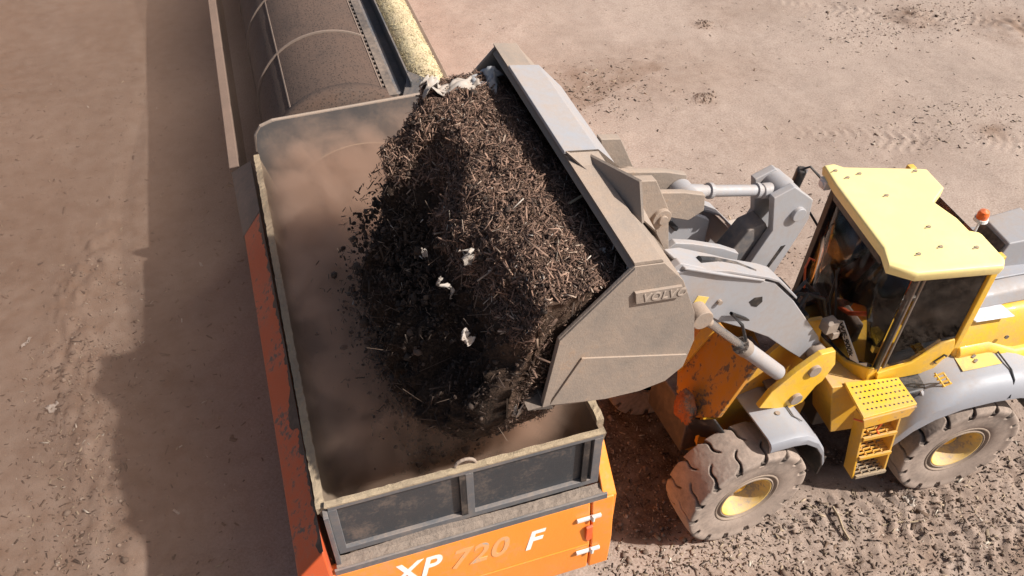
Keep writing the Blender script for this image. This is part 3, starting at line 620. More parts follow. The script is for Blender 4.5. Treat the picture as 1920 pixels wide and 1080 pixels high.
# tilt link and bucket lugs
tl = fp('tilt_link', G().cyl((.62, 0, 4.88), (-.22, 0, 4.66), .062, n=20), GREY, smooth=False, bevel=.006)
for a_, b_ in (((.50, 0, 4.85), (.46, 0, 4.84)), ((-.10, 0, 4.69), (-.14, 0, 4.68))): mk('collar', G().cyl(a_, b_, .085, n=20), GREY, tl)
mk('eye', G().cyl((.78, -.12, 4.86), (.78, .15, 4.86), .135, n=28).cyl((.76, 0, 4.90), (.55, 0, 4.86), .09, .07), GREY, tl, bevel=.012)
mk('eye', G().cyl((-.42, -.20, 4.62), (-.42, .20, 4.62), .15, n=28).cyl((-.18, 0, 4.66), (-.42, 0, 4.62), .085), GREY, tl, bevel=.015)
mk('pin_cap', G().cyl((.78, .14, 4.86), (.78, .18, 4.86), .095, n=24), STEEL, tl, bevel=.008)
# tilt cylinder behind the bellcrank
tc = fp('tilt_cylinder', G().cyl((-.45, 0, 3.35), (-1.25, 0, 2.55), .10, n=24), GREYD, bevel=.01)
mk('piston_rod', G().cyl((-.30, 0, 3.5), (-.5, 0, 3.3), .05), CHROME, tc)
# lift cylinders
for s in (1, -1):
    c0, c1 = Vector((.96, s*.86, 4.02)), Vector((-.50, s*.86, 2.42)); d = (c1-c0)
    lc = fp('lift_cylinder', G().cyl(c0+d*.47, c0+d*.90, .092, n=28), GREY, bevel=.012)
    mk('piston_rod', G().cyl(c0+d*.08, c0+d*.47, .047, n=20), CHROME, lc)
    mk('gland', G().cyl(c0+d*.44, c0+d*.50, .103, n=24), STEEL, lc, bevel=.008)
    for k in range(10):
        a = 2*math.pi*k/10; u = d.normalized().orthogonal().normalized(); w = d.normalized().cross(u)
        p = c0+d*.43+.085*(math.cos(a)*u+math.sin(a)*w); mk('bolt', G().cyl(p, p+d*.012, .014, n=6), STEELIN, lc)
    mk('rod_eye', G().cyl(c0-Vector((0, .09*1, 0)), c0+Vector((0, .09, 0)), .115, n=24).cyl(c0, c0+d*.10, .07, .055), STEEL, lc, bevel=.01)
    mk('hose', G().tube([c0+d*.5+Vector((.02, 0, .12)), c0+d*.42+Vector((-.02, -.05*s, .24)), c0+d*.28+Vector((-.08, -.1*s, .20)), c0+d*.45+Vector((-.25, -.2*s, .1))], .02), BLACK, lc)
for s_ in (1, -1):
    fp('arm_hose', G().tube([(.9, s_*.52, 4.15), (.5, s_*.50, 4.02), (.1, s_*.52, 3.72), (-.3, s_*.50, 3.2), (-.7, s_*.48, 2.7)], .022), BLACK)
    fp('grease_fitting', G().cyl((.62, s_*.70, 3.95), (.62, s_*.735, 3.95), .03, n=10), STEEL)
fp('hose_clamp', G().box((.3, .50, 3.88), (.06, .10, .07)), STEELIN)
hs = fp('hose_cluster', G().tube([(-.75, .45, 3.05), (-.9, .40, 3.25), (-1.15, .42, 3.1), (-1.3, .45, 2.7)], .022).tube([(-.7, .38, 3.0), (-.85, .33, 3.2), (-1.1, .36, 3.15), (-1.35, .38, 2.65)], .022).tube([(-.72, .30, 3.1), (-.95, .26, 3.3), (-1.2, .28, 3.0), (-1.4, .3, 2.6)], .025).box((-.8, .40, 3.0), (.15, .3, .1)), BLACK)
fp('valve_block', G().box((-1.05, .72, 2.98), (.16, .14, .16)).box((-1.12, .72, 2.85), (.10, .18, .10)).cyl((-.98, .70, 3.06), (-.98, .80, 3.10), .04), STEEL, bevel=.01)
fp('work_lamp_red_hose', G().tube([(-1.35, -.1, 2.75), (-1.28, -.12, 3.1), (-1.35, -.16, 3.2), (-1.42, -.14, 3.15)], .014), REDO)

# --- bucket (sheared slightly: the far end rides a little higher)
YN, YF = 1.50, -1.75
def bshift(y, x, z): k = (YN-y)/(YN-YF); return (x-.06*k, y, z+.22*k)
shell = [(2.20, 5.66), (1.95, 5.62), (1.74, 5.36), (1.56, 4.92), (1.50, 4.55), (1.56, 4.22), (1.74, 4.09), (2.0, 4.06), (2.35, 4.10), (2.70, 4.18), (2.95, 4.27)]
shin = [(x+.05*(1 if i < 7 else 0), z+(-.04 if i < 2 else .0 if i < 6 else .045)) for i, (x, z) in enumerate(shell)]
g = G(); ringpts = shell+shin[::-1]
g.loft([[bshift(y, x, z) for x, z in ringpts] for y in (YN, YF)])
bk = fp('bucket', g, STEEL, bevel=.006)
plate_pts = [(2.22, 5.67), (2.84, 5.08), (2.97, 4.27)]+shell[::-1][1:-1]
for y0_, y1_ in ((YN, YN+.035), (YF, YF-.035)):
    mk('side_plate', G().prism([bshift(y0_, x, z) for x, z in plate_pts], (0, y1_-y0_, 0)), STEEL, bk, bevel=.006)
mk('wear_strip', G().prism([bshift(YN+.035, x, z) for x, z in [(2.22, 5.665), (2.84, 5.075), (2.97, 4.28), (2.90, 4.28), (2.76, 5.02), (2.20, 5.58)]], (0, .02, 0)), STEEL, bk, bevel=.004)
mk('lower_wear_plate', G().prism([bshift(YN+.035, x, z) for x, z in [(2.62, 4.78), (1.56, 4.40), (1.58, 4.24), (1.74, 4.11), (2.0, 4.08), (2.35, 4.12), (2.9, 4.28)]], (0, .018, 0)), STEEL, bk, bevel=.004)
mk('cutting_edge', G().loft([[bshift(y, 2.86, 4.22), bshift(y, 3.10, 4.30), bshift(y, 2.90, 4.29)] for y in (YN+.05, YF-.05)]), STEELIN, bk)
# spill guard: raised wide plate on the top edge, folded end flanges
sg = [(1.66, 5.40), (1.92, 5.70), (2.24, 5.76), (2.25, 5.73), (1.96, 5.66), (1.72, 5.38)]
mk('spill_guard', G().loft([[bshift(y, x, z) for x, z in sg] for y in (.15, -1.28)]), GREY, bk, bevel=.006)
mk('guard_gusset', G().prism([(2.07, -.14, 5.72), (1.86, .86, 5.92), (1.92, 1.08, 5.66)], (-.02, 0, .01)), STEEL, bk)
mk('guard_flange', G().prism([bshift(.17, *p) for p in [(1.6, 5.05), (1.66, 5.42), (1.92, 5.70), (2.24, 5.76)]]+[bshift(1.0, *p) for p in [(1.72, 5.40), (1.62, 5.2)]], (0, .0, 0.02)), STEEL, bk)
mk('top_reinforcement', G().loft([[bshift(y, x, z+.012) for x, z in [(2.22, 5.66), (2.23, 5.70), (1.98, 5.66), (1.95, 5.62)]] for y in (YN+.03, YF-.03)]), STEEL, bk, bevel=.004)
np_ = mk('name_plate', G().prism([(2.20, YN+.036, 5.40), (1.76, YN+.036, 5.33), (1.75, YN+.036, 5.20), (2.18, YN+.036, 5.27)], (0, .03, 0)), STEEL, bk, bevel=.004)
MT = Matrix(((-1, 0, 0, 0), (0, 0, 1, 0), (0, 1, 0, 0), (0, 0, 0, 1)))
ang = math.atan2(.07, .44)
text('VOLVO', .115, paint('dusty_cast_letters', (.36, .30, .25), .6, dust=.3), bk, Matrix.Translation((2.13, YN+.067, 5.285)) @ MT @ Matrix.Rotation(-ang, 4, 'Z'), name='embossed_lettering', ext=.005, shear=0, space=1.15)
for yy in (.36, -.36):
    mk('lug', G().loft([[(x, yy+s, z) for x, z in [(1.62, 5.55), (1.40, 5.50), (1.22, 5.12), (1.12, 4.45), (1.30, 4.10), (1.56, 4.2), (1.5, 4.6)]] for s in (-.05, .05)]), STEEL, bk, bevel=.01)
    mk('lug_pin', G().cyl((1.30, yy-.09, 5.05), (1.30, yy+.09, 5.05), .10, n=24).cyl((1.30, yy+.09, 5.05), (1.30, yy+.12, 5.05), .05, n=16), STEEL, bk, bevel=.008)
mk('tilt_lug', G().xz([(1.62, 5.30), (1.45, 5.25), (.95, 5.12), (.70, 5.02), (.68, 4.82), (.85, 4.74), (1.15, 4.88), (1.5, 4.9)], -.20, -.12).xz([(1.62, 5.30), (1.45, 5.25), (.95, 5.12), (.70, 5.02), (.68, 4.82), (.85, 4.74), (1.15, 4.88), (1.5, 4.9)], .17, .24), STEEL, bk, bevel=.012)

# --- rear frame and body
rp('rear_frame', G().box((-.2, 0, 1.05), (3.6, .95, .7)), STEELIN, bevel=.03)
rp('rear_axle', G().cyl((0, -.8, .83), (0, .8, .83), .17, n=24), YELD)
tank = rp('belly_plate', G().loft([[(1.98, .45, 2.18), (1.98, .93, 2.18), (1.72, .93, 1.20), (1.72, .45, 1.20)], [(1.22, .45, 2.12), (1.22, .95, 2.12), (1.22, .95, 1.18), (1.22, .45, 1.18)]]), YELD, bevel=.015)
rp('underside_dark', G().box((.9, 0, 1.9), (1.3, 1.6, .5)), BLACK, bevel=.03)
# platform with perforations
plat = rp('platform', G().xy([(1.80, .90), (1.12, .98), (1.13, 1.40), (1.86, 1.44)], 2.16, 2.20), YEL, bevel=.006)
pg = G()
for i in range(11):
    for j in range(5):
        x = 1.75-.058*i-.0*j; y = 1.0+.085*j-.0*i+ (1.75-x)*.02
        pg.cyl((x, y, 2.195), (x, y, 2.203), .013, n=8)
mk('perforation', pg, BLACK, plat)['kind'] = 'stuff'
mk('skirt', G().loft([[(1.86, 1.44, 2.17), (1.86, 1.46, 2.17), (1.80, 1.46, 2.0), (1.80, 1.44, 2.0)], [(1.13, 1.40, 2.17), (1.13, 1.42, 2.17), (1.18, 1.42, 2.0), (1.18, 1.40, 2.0)]]), YELD, plat, bevel=.003)
# ladder with three steps
ld = rp('ladder', G().loft([[(1.78+a, 1.32+b, 2.05) for a, b in ((-.03, -.12), (.0, -.12), (.0, .08), (-.03, .08))], [(1.66+a, 1.42+b, .95) for a, b in ((-.03, -.12), (.0, -.12), (.0, .08), (-.03, .08))]]).loft([[(1.30+a, 1.32+b, 2.05) for a, b in ((-.03, -.12), (.0, -.12), (.0, .08), (-.03, .08))], [(1.22+a, 1.42+b, .95) for a, b in ((-.03, -.12), (.0, -.12), (.0, .08), (-.03, .08))]]), YELD, bevel=.005)
for k, z in enumerate((1.74, 1.37, 1.0)):
    xa, xb = 1.72-.045*k, 1.27-.03*k; yc = 1.33+.035*k
    st = G()
    for j in range(5): st.box(((xa+xb)/2, yc-.10+.05*j, z), (xa-xb, .014, .03))
    for j in range(3): st.box((xb+(xa-xb)*(j+1)/4, yc, z), (.014, .22, .03))
    st.box(((xa+xb)/2, yc+.12, z), (xa-xb, .02, .05)); mk('step', st, YELD if k < 2 else CRUST, ld)
rp('red_hose', G().tube([(1.85, 1.3, 2.0), (1.72, 1.42, 2.02), (1.62, 1.44, 2.1)], .012).tube([(1.52, 1.42, 2.06), (1.56, 1.42, 1.85), (1.50, 1.42, 1.75)], .012), REDO)
# steps on the rear mudguard
rs = G()
for j in range(7): rs.box((.75-.055*j, 1.17+.012*j, 2.36-.065*j), (.12, .022, .018), Matrix.Rotation(.35, 3, 'Y'))
rs.tube([(.81, 1.16, 2.39), (.47, 1.25, 1.96)], .012, 6).tube([(.69, 1.16, 2.37), (.36, 1.25, 1.94)], .012, 6)
gr = rp('foot_grille', rs, YEL)
rp('red_reflector', G().loft([[(.68, 1.22, 1.90), (.68, 1.30, 1.90), (.66, 1.30, 1.86), (.66, 1.22, 1.86)], [(.42, 1.30, 2.02), (.42, 1.36, 2.02), (.40, 1.36, 1.98), (.40, 1.30, 1.98)]]), REDO, bevel=.005)
# rear mudguard: wide grey cover
for s in (1, -1):
    M = RF if s > 0 else RF @ Matrix.Scale(-1, 4, (0, 1, 0))
    rings = []
    for x, z, yi, yo in [(1.22, 1.35, .80, 1.38), (1.14, 1.62, .76, 1.40), (.98, 1.88, .72, 1.42), (.74, 2.06, .68, 1.43), (.40, 2.16, .64, 1.43), (-.02, 2.18, .62, 1.43), (-.40, 2.15, .62, 1.43), (-.78, 2.02, .62, 1.43), (-1.0, 1.80, .66, 1.42)]:
        rings.append([(x, yi, z+.12), (x, yo-.22, z+.06), (x, yo-.10, z), (x, yo-.02, z-.10), (x, yo, z-.26), (x, yo-.03, z-.26), (x, yo-.06, z-.10), (x, yo-.24, z-.02), (x, yi, z)])
    rm = mk('rear_mudguard', G().loft(rings), FENDER, WL, M, bevel=.008)
    if s > 0:
        mk('yellow_sticker', G().prism([(.30, .72, 2.272), (-.16, .72, 2.28), (-.20, 1.12, 2.258), (.34, 1.12, 2.25)], (0, 0, .004)), STICK, rm, label='worn yellow warning label with rubbed black print')
        for a_, b_ in ((.2, .85), (.08, .95), (-.02, .86), (.1, 1.02)): mk('sticker_mark', G().box((a_, b_, 2.276), (.07, .03, .006), Matrix.Rotation(a_*5, 3, 'Z')), GREYD, rm)
        mk('seam', G().tube([(-.26, .66, 2.300), (-.26, 1.10, 2.26), (-.27, 1.22, 2.235), (-.26, 1.33, 2.17), (-.22, 1.43, 1.95)], .012, 6), BLACK, rm)
rp('filler_cap_hose', G().tube([(.95, 1.02, 2.0), (.86, 1.15, 2.05), (.82, 1.25, 1.95), (.80, 1.30, 1.8)], .03).tube([(1.05, 1.2, 1.6), (.9, 1.3, 1.55), (.8, 1.33, 1.6)], .012), GREY)
rp('battery_box', G().loft([[(1.12, .55, 2.15), (1.12, 1.16, 2.05), (1.2, 1.25, 1.35), (1.2, .55, 1.35)], [(.62, .55, 2.15), (.66, 1.16, 2.1), (.62, 1.25, 1.35), (.62, .55, 1.35)]]), BLACK, bevel=.04)
# bonnet
rp('hood_side', G().loft([[(x, -.86, 2.15), (x, .86, 2.15), (x, .90, 2.28), (x, .84, 2.60+d_), (x, .72, 2.78+d_), (x, -.72, 2.78+d_), (x, -.84, 2.6+d_), (x, -.9, 2.28)] for x, d_ in ((.34, 0), (-.3, .02), (-.55, .02), (-1.2, .0), (-2.0, -.1))]), YEL, bevel=.05)
rp('hood_trim', G().loft([[(x, .20, 2.30), (x, .92, 2.22), (x, .94, 2.34), (x, .88, 2.42), (x, .2, 2.44)] for x in (.30, -.12)]+[[(x, .20, 2.1), (x, 1.0, 2.0), (x, 1.02, 2.12), (x, .94, 2.22), (x, .2, 2.3)] for x in (-.55, -1.6)]), YEL, bevel=.03)
rp('hood_top', G().loft([[(x, -.66, 2.80), (x, .66, 2.80), (x, .60, 2.94+d_), (x, .45, 3.0+d_), (x, -.45, 3.0+d_), (x, -.6, 2.94+d_)] for x, d_ in ((.28, 0), (-.5, .03), (-1.3, .0), (-1.9, -.06))]), GREY, bevel=.03)
rp('hood_step', G().box((-.35, .30, 3.05), (1.1, .28, .03)).box((-.35, .05, 3.10), (1.1, .22, .10)), FENDER, bevel=.012)
rp('air_intake', G().loft([[(-.30, -.30, 3.02), (-.30, .26, 3.02), (-.44, .22, 3.40), (-.44, -.28, 3.42)], [(-.95, -.34, 3.02), (-.95, .32, 3.02), (-.95, .26, 3.46), (-.95, -.30, 3.48)]]), GREY, bevel=.02)
rp('intake_grille', G().prism([(-.285, -.27, 3.06), (-.285, .23, 3.06), (-.425, .19, 3.37), (-.425, -.25, 3.38)], (.012, 0, .004)), BLACK, bevel=.004)
rp('hood_bolt', G().cyl((-.30, .915, 2.5), (-.30, .93, 2.5), .03, n=10), STEELIN)
rp('painted_reflection', G().xy([(.30, .62), (-.28, .60), (-.32, .86), (.2, .84)], 2.79, 2.81), paint('painted_hood_sheen', (.62, .62, .66), .2, dust=-.2), bevel=.01)  # pale glossy sheet painting a reflection onto the hood

# --- cab
cab = rp('cab', G().loft([[(1.72, .30, 1.95), (1.62, .70, 1.98), (1.50, .90, 2.02), (.62, .90, 2.02), (.36, .86, 2.2), (.36, -.86, 2.2), (1.40, -.88, 1.62), (1.60, -.5, 1.72), (1.70, 0, 1.86)], [(1.74, .30, 2.24), (1.66, .62, 2.24), (1.54, .92, 2.40), (.72, .92, 2.36), (.36, .90, 2.58), (.36, -.90, 2.58), (1.44, -.90, 1.88), (1.62, -.5, 2.06), (1.72, 0, 2.22)]]), YEL, bevel=.02)
mk('sill', G().box((1.05, .88, 2.02), (.9, .08, .10)), STEEL, cab)
mk('door_skin', G().prism([(1.42, .90, 2.30), (.98, .90, 2.38), (.66, .90, 2.66), (.50, .90, 2.68), (.44, .90, 2.50), (.62, .90, 2.12), (1.38, .90, 2.12)], (0, .045, 0)), YEL, cab, bevel=.015)
mk('door_handle', G().prism([(.68, .944, 2.33), (.56, .944, 2.44), (.50, .944, 2.40), (.62, .944, 2.28)], (0, .015, 0)), BLACK, cab, bevel=.003)
mk('door_handle', G().prism([(.655, .955, 2.335), (.565, .955, 2.415), (.535, .955, 2.395), (.62, .955, 2.31)], (0, .015, 0)), YEL, cab, bevel=.003)
mk('floor', G().xy([(1.6, 0), (1.5, .85), (.4, .85), (.4, -.85), (1.3, -.85)], 2.0, 2.04), BLACK, cab)
def pil(name, a, b, w, m): return rp(name, G().loft([[(a[0]-w, a[1]-w, a[2]), (a[0]+w, a[1]-w, a[2]), (a[0]+w, a[1]+w, a[2]), (a[0]-w, a[1]+w, a[2])], [(b[0]-w, b[1]-w, b[2]), (b[0]+w, b[1]-w, b[2]), (b[0]+w, b[1]+w, b[2]), (b[0]-w, b[1]+w, b[2])]]), m, bevel=.01)
pil('cab_pillar', (1.44, .90, 2.36), (1.42, .88, 3.99), .026, BLACK)
pil('cab_pillar', (1.46, -.88, 1.80), (1.42, -.80, 3.99), .05, BLACK)
pil('cab_pillar', (.42, .90, 2.5), (.46, .90, 3.99), .045, YEL)
pil('cab_pillar', (.42, -.88, 2.5), (.46, -.80, 3.99), .045, YEL)
rp('door_edge_strip', G().tube([(1.37, .945, 2.40), (1.35, .93, 3.96)], .014, 6).tube([(1.44, .95, 2.36), (1.42, .935, 3.97)], .010, 6), STEEL)
# glazing
ws = rp('windscreen', G().loft([[(1.47, .86, 2.40), (1.44, .84, 3.96)], [(1.60, .55, 2.24), (1.56, .5, 3.96)], [(1.68, .1, 2.22), (1.62, .05, 3.96)], [(1.60, -.45, 2.08), (1.56, -.42, 3.96)], [(1.47, -.84, 1.86), (1.44, -.78, 3.96)]], closed=False, caps=False), GLASS, smooth=True)
wm = ws.modifiers.new('thick', 'SOLIDIFY'); wm.thickness = .006
rp('windscreen_seal', G().tube([(1.50, .88, 2.40), (1.62, .60, 2.25), (1.70, .12, 2.23), (1.63, -.46, 2.09), (1.49, -.86, 1.88)], .022, 6), BLACK)
rp('door_glass', G().prism([(1.36, .915, 2.36), (1.34, .905, 3.94), (.52, .905, 3.94), (.50, .915, 2.66), (.68, .915, 2.68), (1.0, .915, 2.40)], (0, .008, 0)), GLASSD)
rp('rear_glass', G().prism([(.40, .84, 2.62), (.44, .84, 3.94), (.44, -.76, 3.94), (.40, -.84, 2.62)], (.008, 0, 0)), GLASS)
rp('right_glass', G().prism([(1.40, -.88, 2.0), (1.38, -.80, 3.94), (.50, -.80, 3.94), (.48, -.88, 2.4)], (0, .008, 0)), GLASSD)
# roof
ro = [(1.62, -.95), (1.68, -.55), (1.76, .62), (1.85, .87), (1.62, 1.06), (.66, 1.17), (.58, 1.08), (.56, .66), (.66, .60), (.66, .36), (.74, .02), (.66, -.05), (.46, -.20), (.44, -.58), (.54, -.62), (1.42, -.86), (1.50, -.95)]
def shr(P, k, c=(1.1, .1)): return [(c[0]+(x-c[0])*k, c[1]+(y-c[1])*k) for x, y in P]
rf = rp('roof', G().loft([[(x, y, 3.97) for x, y in shr(ro, .985)], [(x, y, 4.06) for x, y in ro], [(x, y, 4.10) for x, y in shr(ro, .985)], [(x, y, 4.115) for x, y in shr(ro, .93)]]), ROOFY, bevel=.012)
for x, y in ((1.48, -.62), (1.30, -.66), (1.22, -.20), (.62, -.55), (1.08, .42), (1.15, .75), (.78, .85), (1.45, .80), (1.55, -.78)):
    mk('bolt', G().cyl((x, y, 4.112), (x, y, 4.128), .022, n=10).box((x+.03, y+.01, 4.118), (.05, .015, .012)), CRUST, rf)
mk('roof_fascia', G().prism([(1.66, -.55, 3.98), (1.735, .60, 3.98), (1.72, .60, 3.86), (1.64, -.55, 3.86)], (-.03, 0, 0)), BLACK, rf)
mk('work_lamp', G().box((1.62, -.80, 3.93), (.10, .14, .12)).cyl((1.66, -.80, 3.93), (1.69, -.80, 3.93), .05, n=16), WHITE, rf, bevel=.01)
# interior: seat, wheel, console, arm
se = rp('seat', G().box((.92, .0, 2.62), (.50, .50, .14)).box((.62, .0, 3.0), (.14, .50, .70), Matrix.Rotation(-.12, 3, 'Y')), BLACK, bevel=.04)
mk('seat_cover', G().box((.73, -.0, 3.02), (.03, .40, .62), Matrix.Rotation(-.12, 3, 'Y')), REDO, se, bevel=.012)
mk('headrest', G().box((.60, 0, 3.46), (.10, .26, .2)), REDO, se, bevel=.04)
mk('armrest', G().box((.92, .33, 2.86), (.40, .08, .07)).box((.92, -.33, 2.86), (.40, .10, .07)), BLACK, se, bevel=.02)
rp('side_console', G().box((1.05, -.62, 2.65), (.75, .28, .5)).box((1.0, -.70, 3.2), (.6, .06, .7)), REDO, bevel=.04, label='red orange side console in the cab')
rp('steering_column', G().cyl((1.46, 0, 2.12), (1.28, 0, 2.88), .05), BLACK)
rp('steering_wheel', G().tube([(1.26+.19*math.cos(a)*.9, .19*math.sin(a), 2.90+.19*math.cos(a)*.35) for a in np.linspace(0, 2*math.pi, 25)], .016).cyl((1.26, 0, 2.86), (1.26, 0, 2.91), .05).box((1.26, 0, 2.89), (.03, .36, .02)), BLACK)
rp('dashboard', G().loft([[(1.56, .42, 2.1), (1.56, -.35, 2.1), (1.45, -.35, 2.55), (1.45, .42, 2.55)], [(1.36, .40, 2.1), (1.36, -.35, 2.1), (1.36, -.35, 2.60), (1.36, .4, 2.6)]]), GREYD, bevel=.03)
rp('cab_equipment', G().box((1.36, .62, 3.62), (.04, .03, .22), Matrix.Rotation(.5, 3, 'X')).box((1.36, .68, 3.46), (.04, .03, .18), Matrix.Rotation(-.7, 3, 'X')).cyl((1.36, .48, 3.55), (1.38, .48, 3.55), .035).box((1.40, .62, 2.85), (.03, .05, .26), Matrix.Rotation(-.35, 3, 'X')).cyl((1.42, .72, 2.75), (1.43, .72, 2.75), .04), PLASTIC, bevel=.004)
rp('added_red_panel', G().prism([(1.44, -.66, 3.70), (1.50, -.30, 3.62), (1.52, .10, 3.25), (1.50, .05, 2.95), (1.46, -.38, 2.85), (1.42, -.62, 2.95)], (-.03, 0, 0)), REDO, label='added red orange panel behind the windscreen')  # added panel that gives the cab its orange-red, no known part
rp('added_red_bars', G().tube([(1.44, -.45, 2.55), (1.50, .1, 2.82), (1.48, .45, 3.15)], .05).tube([(1.40, -.30, 2.35), (1.46, .2, 2.62), (1.44, .5, 2.9)], .03), REDO)  # added bars, only there for more orange-red behind the glass
rp('orange_tag', G().box((1.49, .78, 2.60), (.01, .07, .08)), STICK)
# wiper
wp = rp('wiper', G().tube([(1.66, .30, 2.20), (1.66, .0, 2.75), (1.64, -.05, 3.2)], .012).box((1.665, .10, 2.85), (.02, .02, .70), Matrix.Rotation(.45, 3, 'X')), BLACK)
# number plate decal at the windscreen foot
pd = rp('number_decal', G().loft([[(1.70, .30, 2.66), (1.685, .38, 2.72), (1.675, .38, 2.72), (1.69, .30, 2.66)], [(1.60, .70, 2.24), (1.57, .78, 2.32), (1.56, .78, 2.32), (1.59, .70, 2.24)]]), WHITE)
e1 = Vector((1.60, .70, 2.24))-Vector((1.70, .30, 2.66)); e1.normalize(); e2 = (Vector((1.685, .38, 2.72))-Vector((1.70, .30, 2.66))); e2 = (e2-e1*e2.dot(e1)).normalized(); e3 = e1.cross(e2)
if e3.x < 0: pass
MM = Matrix.Identity(4)
for i_ in range(3): MM[i_][0] = e1[i_]; MM[i_][1] = e2[i_]; MM[i_][2] = e3[i_]
MM.translation = Vector((1.70, .30, 2.66))+e3*(.006 if e3.x > 0 else -.006)+e1*.03+e2*.012
text('WE-900k', .115, BLACK, pd, MM, name='lettering', ext=.001, shear=0, space=1.0)
rp('white_notice', G().prism([(1.575, .74, 2.18), (1.52, .88, 2.30), (1.53, .84, 2.42), (1.585, .70, 2.28)], (.012, .006, 0)), WHITE)
# mirror on its arm
mi = rp('mirror', G().loft([[(1.80, -1.16, 3.90), (1.74, -1.28, 3.90), (1.62, -1.22, 3.90), (1.70, -1.10, 3.90)], [(1.90, -1.12, 3.45), (1.80, -1.26, 3.45), (1.70, -1.20, 3.47), (1.80, -1.06, 3.47)]]), BLACK, bevel=.04)
mk('mirror_glass', G().prism([(1.69, -1.13, 3.86), (1.63, -1.20, 3.86), (1.72, -1.18, 3.50), (1.785, -1.09, 3.50)], (-.01, .005, 0)), CHROME, mi)
rp('mirror_arm', G().tube([(1.76, -1.18, 3.88), (1.66, -1.12, 3.96), (1.55, -1.0, 3.85), (1.46, -.86, 3.80)], .016).tube([(1.84, -1.14, 3.46), (1.70, -1.12, 3.40), (1.55, -1.0, 3.30), (1.46, -.86, 3.15)], .016), BLACK)
# beacon on a stalk behind the cab
be = rp('beacon', G().cyl((-.10, -.02, 3.64), (-.10, -.02, 3.68), .085, .08, n=20).cyl((-.10, -.02, 3.0), (-.10, -.02, 3.64), .014, n=8), WHITE)
mk('beacon_lens', G().lathe_y([(.068, 0), (.068, .06), (.055, .10), (.0, .125)], 20), plain('orange_lens', (.85, .16, .03), .25), be).matrix_basis = Matrix.Translation((-.10, -.02, 3.68)) @ Matrix.Rotation(rad(90), 4, 'X')
# rear body beyond the picture edge
rp('counterweight', G().loft([[(x, -1.2+d_, .9), (x, 1.2-d_, .9), (x, 1.2-d_, 1.9), (x, 1.0-d_, 2.15), (x, -1.0+d_, 2.15), (x, -1.2+d_, 1.9)] for x, d_ in ((-1.25, 0), (-2.0, .05), (-2.2, .2))]), GREYD, bevel=.05)
rp('hand_rail', G().tube([(-.92, 1.30, 1.55), (-.98, 1.42, 1.2), (-1.2, 1.42, 1.15)], .025), YELD)

# ------------------------------------------------------------------ COMPOST sliding out of the bucket
def ffw(P):   # front-frame local array -> world
    A = np.array(WFF); return P @ A[:3, :3].T+A[:3, 3]
# section of the sliding mass (x,z) walked from the bucket back, over the crest, down the face and back underneath
sec = np.array([(1.80, 4.60), (1.98, 5.10), (2.16, 5.38), (2.42, 5.46), (2.72, 5.44), (2.94, 5.38), (3.10, 5.12), (3.30, 4.84), (3.54, 4.54), (3.80, 4.24), (3.97, 3.85), (3.92, 3.5), (3.74, 3.2), (3.50, 2.98), (3.2, 2.9), (2.85, 2.95), (2.80, 3.2), (2.80, 3.5), (2.85, 3.9), (2.90, 4.25), (2.6, 4.22), (2.2, 4.2), (1.9, 4.3)])
def resample(P, n):
    Q = np.vstack([P, P[:1]]); d = np.r_[0, np.cumsum(np.hypot(*np.diff(Q, axis=0).T))]; t = np.linspace(0, d[-1], n, endpoint=False)
    return np.column_stack([np.interp(t, d, Q[:, 0]), np.interp(t, d, Q[:, 1])])
SP = resample(sec, 300); cen = np.array([2.9, 3.9])
tg_ = np.roll(SP, -1, 0)-np.roll(SP, 1, 0); nr = np.column_stack([-tg_[:, 1], tg_[:, 0]]); nr /= np.linalg.norm(nr, axis=1, keepdims=True)
if (nr[80] @ (SP[80]-cen)) < 0: nr = -nr
for _ in range(12): nr = (nr+np.roll(nr, 1, 0)+np.roll(nr, -1, 0)); nr /= np.linalg.norm(nr, axis=1, keepdims=True)
yl = np.linspace(1.46, -1.72, 300)
UU, YY = np.meshgrid(np.arange(len(SP)), yl, indexing='ij')
x0 = SP[UU, 0]; z0 = SP[UU, 1]
out = np.clip((x0-2.85)/.5, 0, 1)                       # outside the bucket lip
k_ = (1.5-YY)/3.25; z0 = z0+.22*k_*np.clip((z0-3)/1.5, 0, 1)
low = np.clip((4.15-z0)/1.5, 0, 1)
yy = YY*(1-.30*low)-.48*low
prof_y = .14*np.sin(YY*2.1+.6)+.10*np.sin(YY*4.3)
bulge = .30*np.exp(-((YY+1.45)/.55)**2)*np.clip((z0-4.2)/.6, 0, 1)-.06*np.exp(-((YY-.9)/.5)**2)
D = out*(.30*fbm(YY*1.3, z0*.9, x0*.9, o=2, s=101)+.16*fbm(YY*3.4, z0*2.6, x0*3, o=3, s=103))+.07*fbm(YY*6, z0*5, x0*6, o=3, s=105)+.035*fbm(YY*22, z0*20, x0*22, o=3, s=107)+.06*np.clip(fbm(YY*11, z0*10, x0*11, o=2, s=108), 0, 1)
D = D+out*(prof_y*.6+bulge)-out*.12*np.abs(fbm(YY*5+z0*1.5, z0*1.2, x0*2, o=3, s=121))*2-out*.26*np.clip(fbm(YY*1.9+4, z0*1.3, x0*1.1, o=2, s=111)*2.2-.25, 0, 1)*1.5
capf = np.clip((1.46-YY)/.10, 0, 1)*np.clip((YY+1.72)/.12, 0, 1)
inside = 1-np.clip((x0-2.75)/.2, 0, 1)
X3 = x0+nr[UU, 0]*D; Z3 = z0+nr[UU, 1]*D*np.where(inside > .5, .9, 1)
endc = np.clip((1.46-YY)/.45, 0, 1)**.3*np.clip((YY+1.72)/.5, 0, 1)**.5; endc = np.where(inside > .5, 1, .35+.65*endc)
D = D-out*.45*np.clip((3.7-z0)/.7, 0, 1)*np.clip(fbm(YY*2.4, z0*1.5, x0, o=2, s=119)+.2, 0, 1)
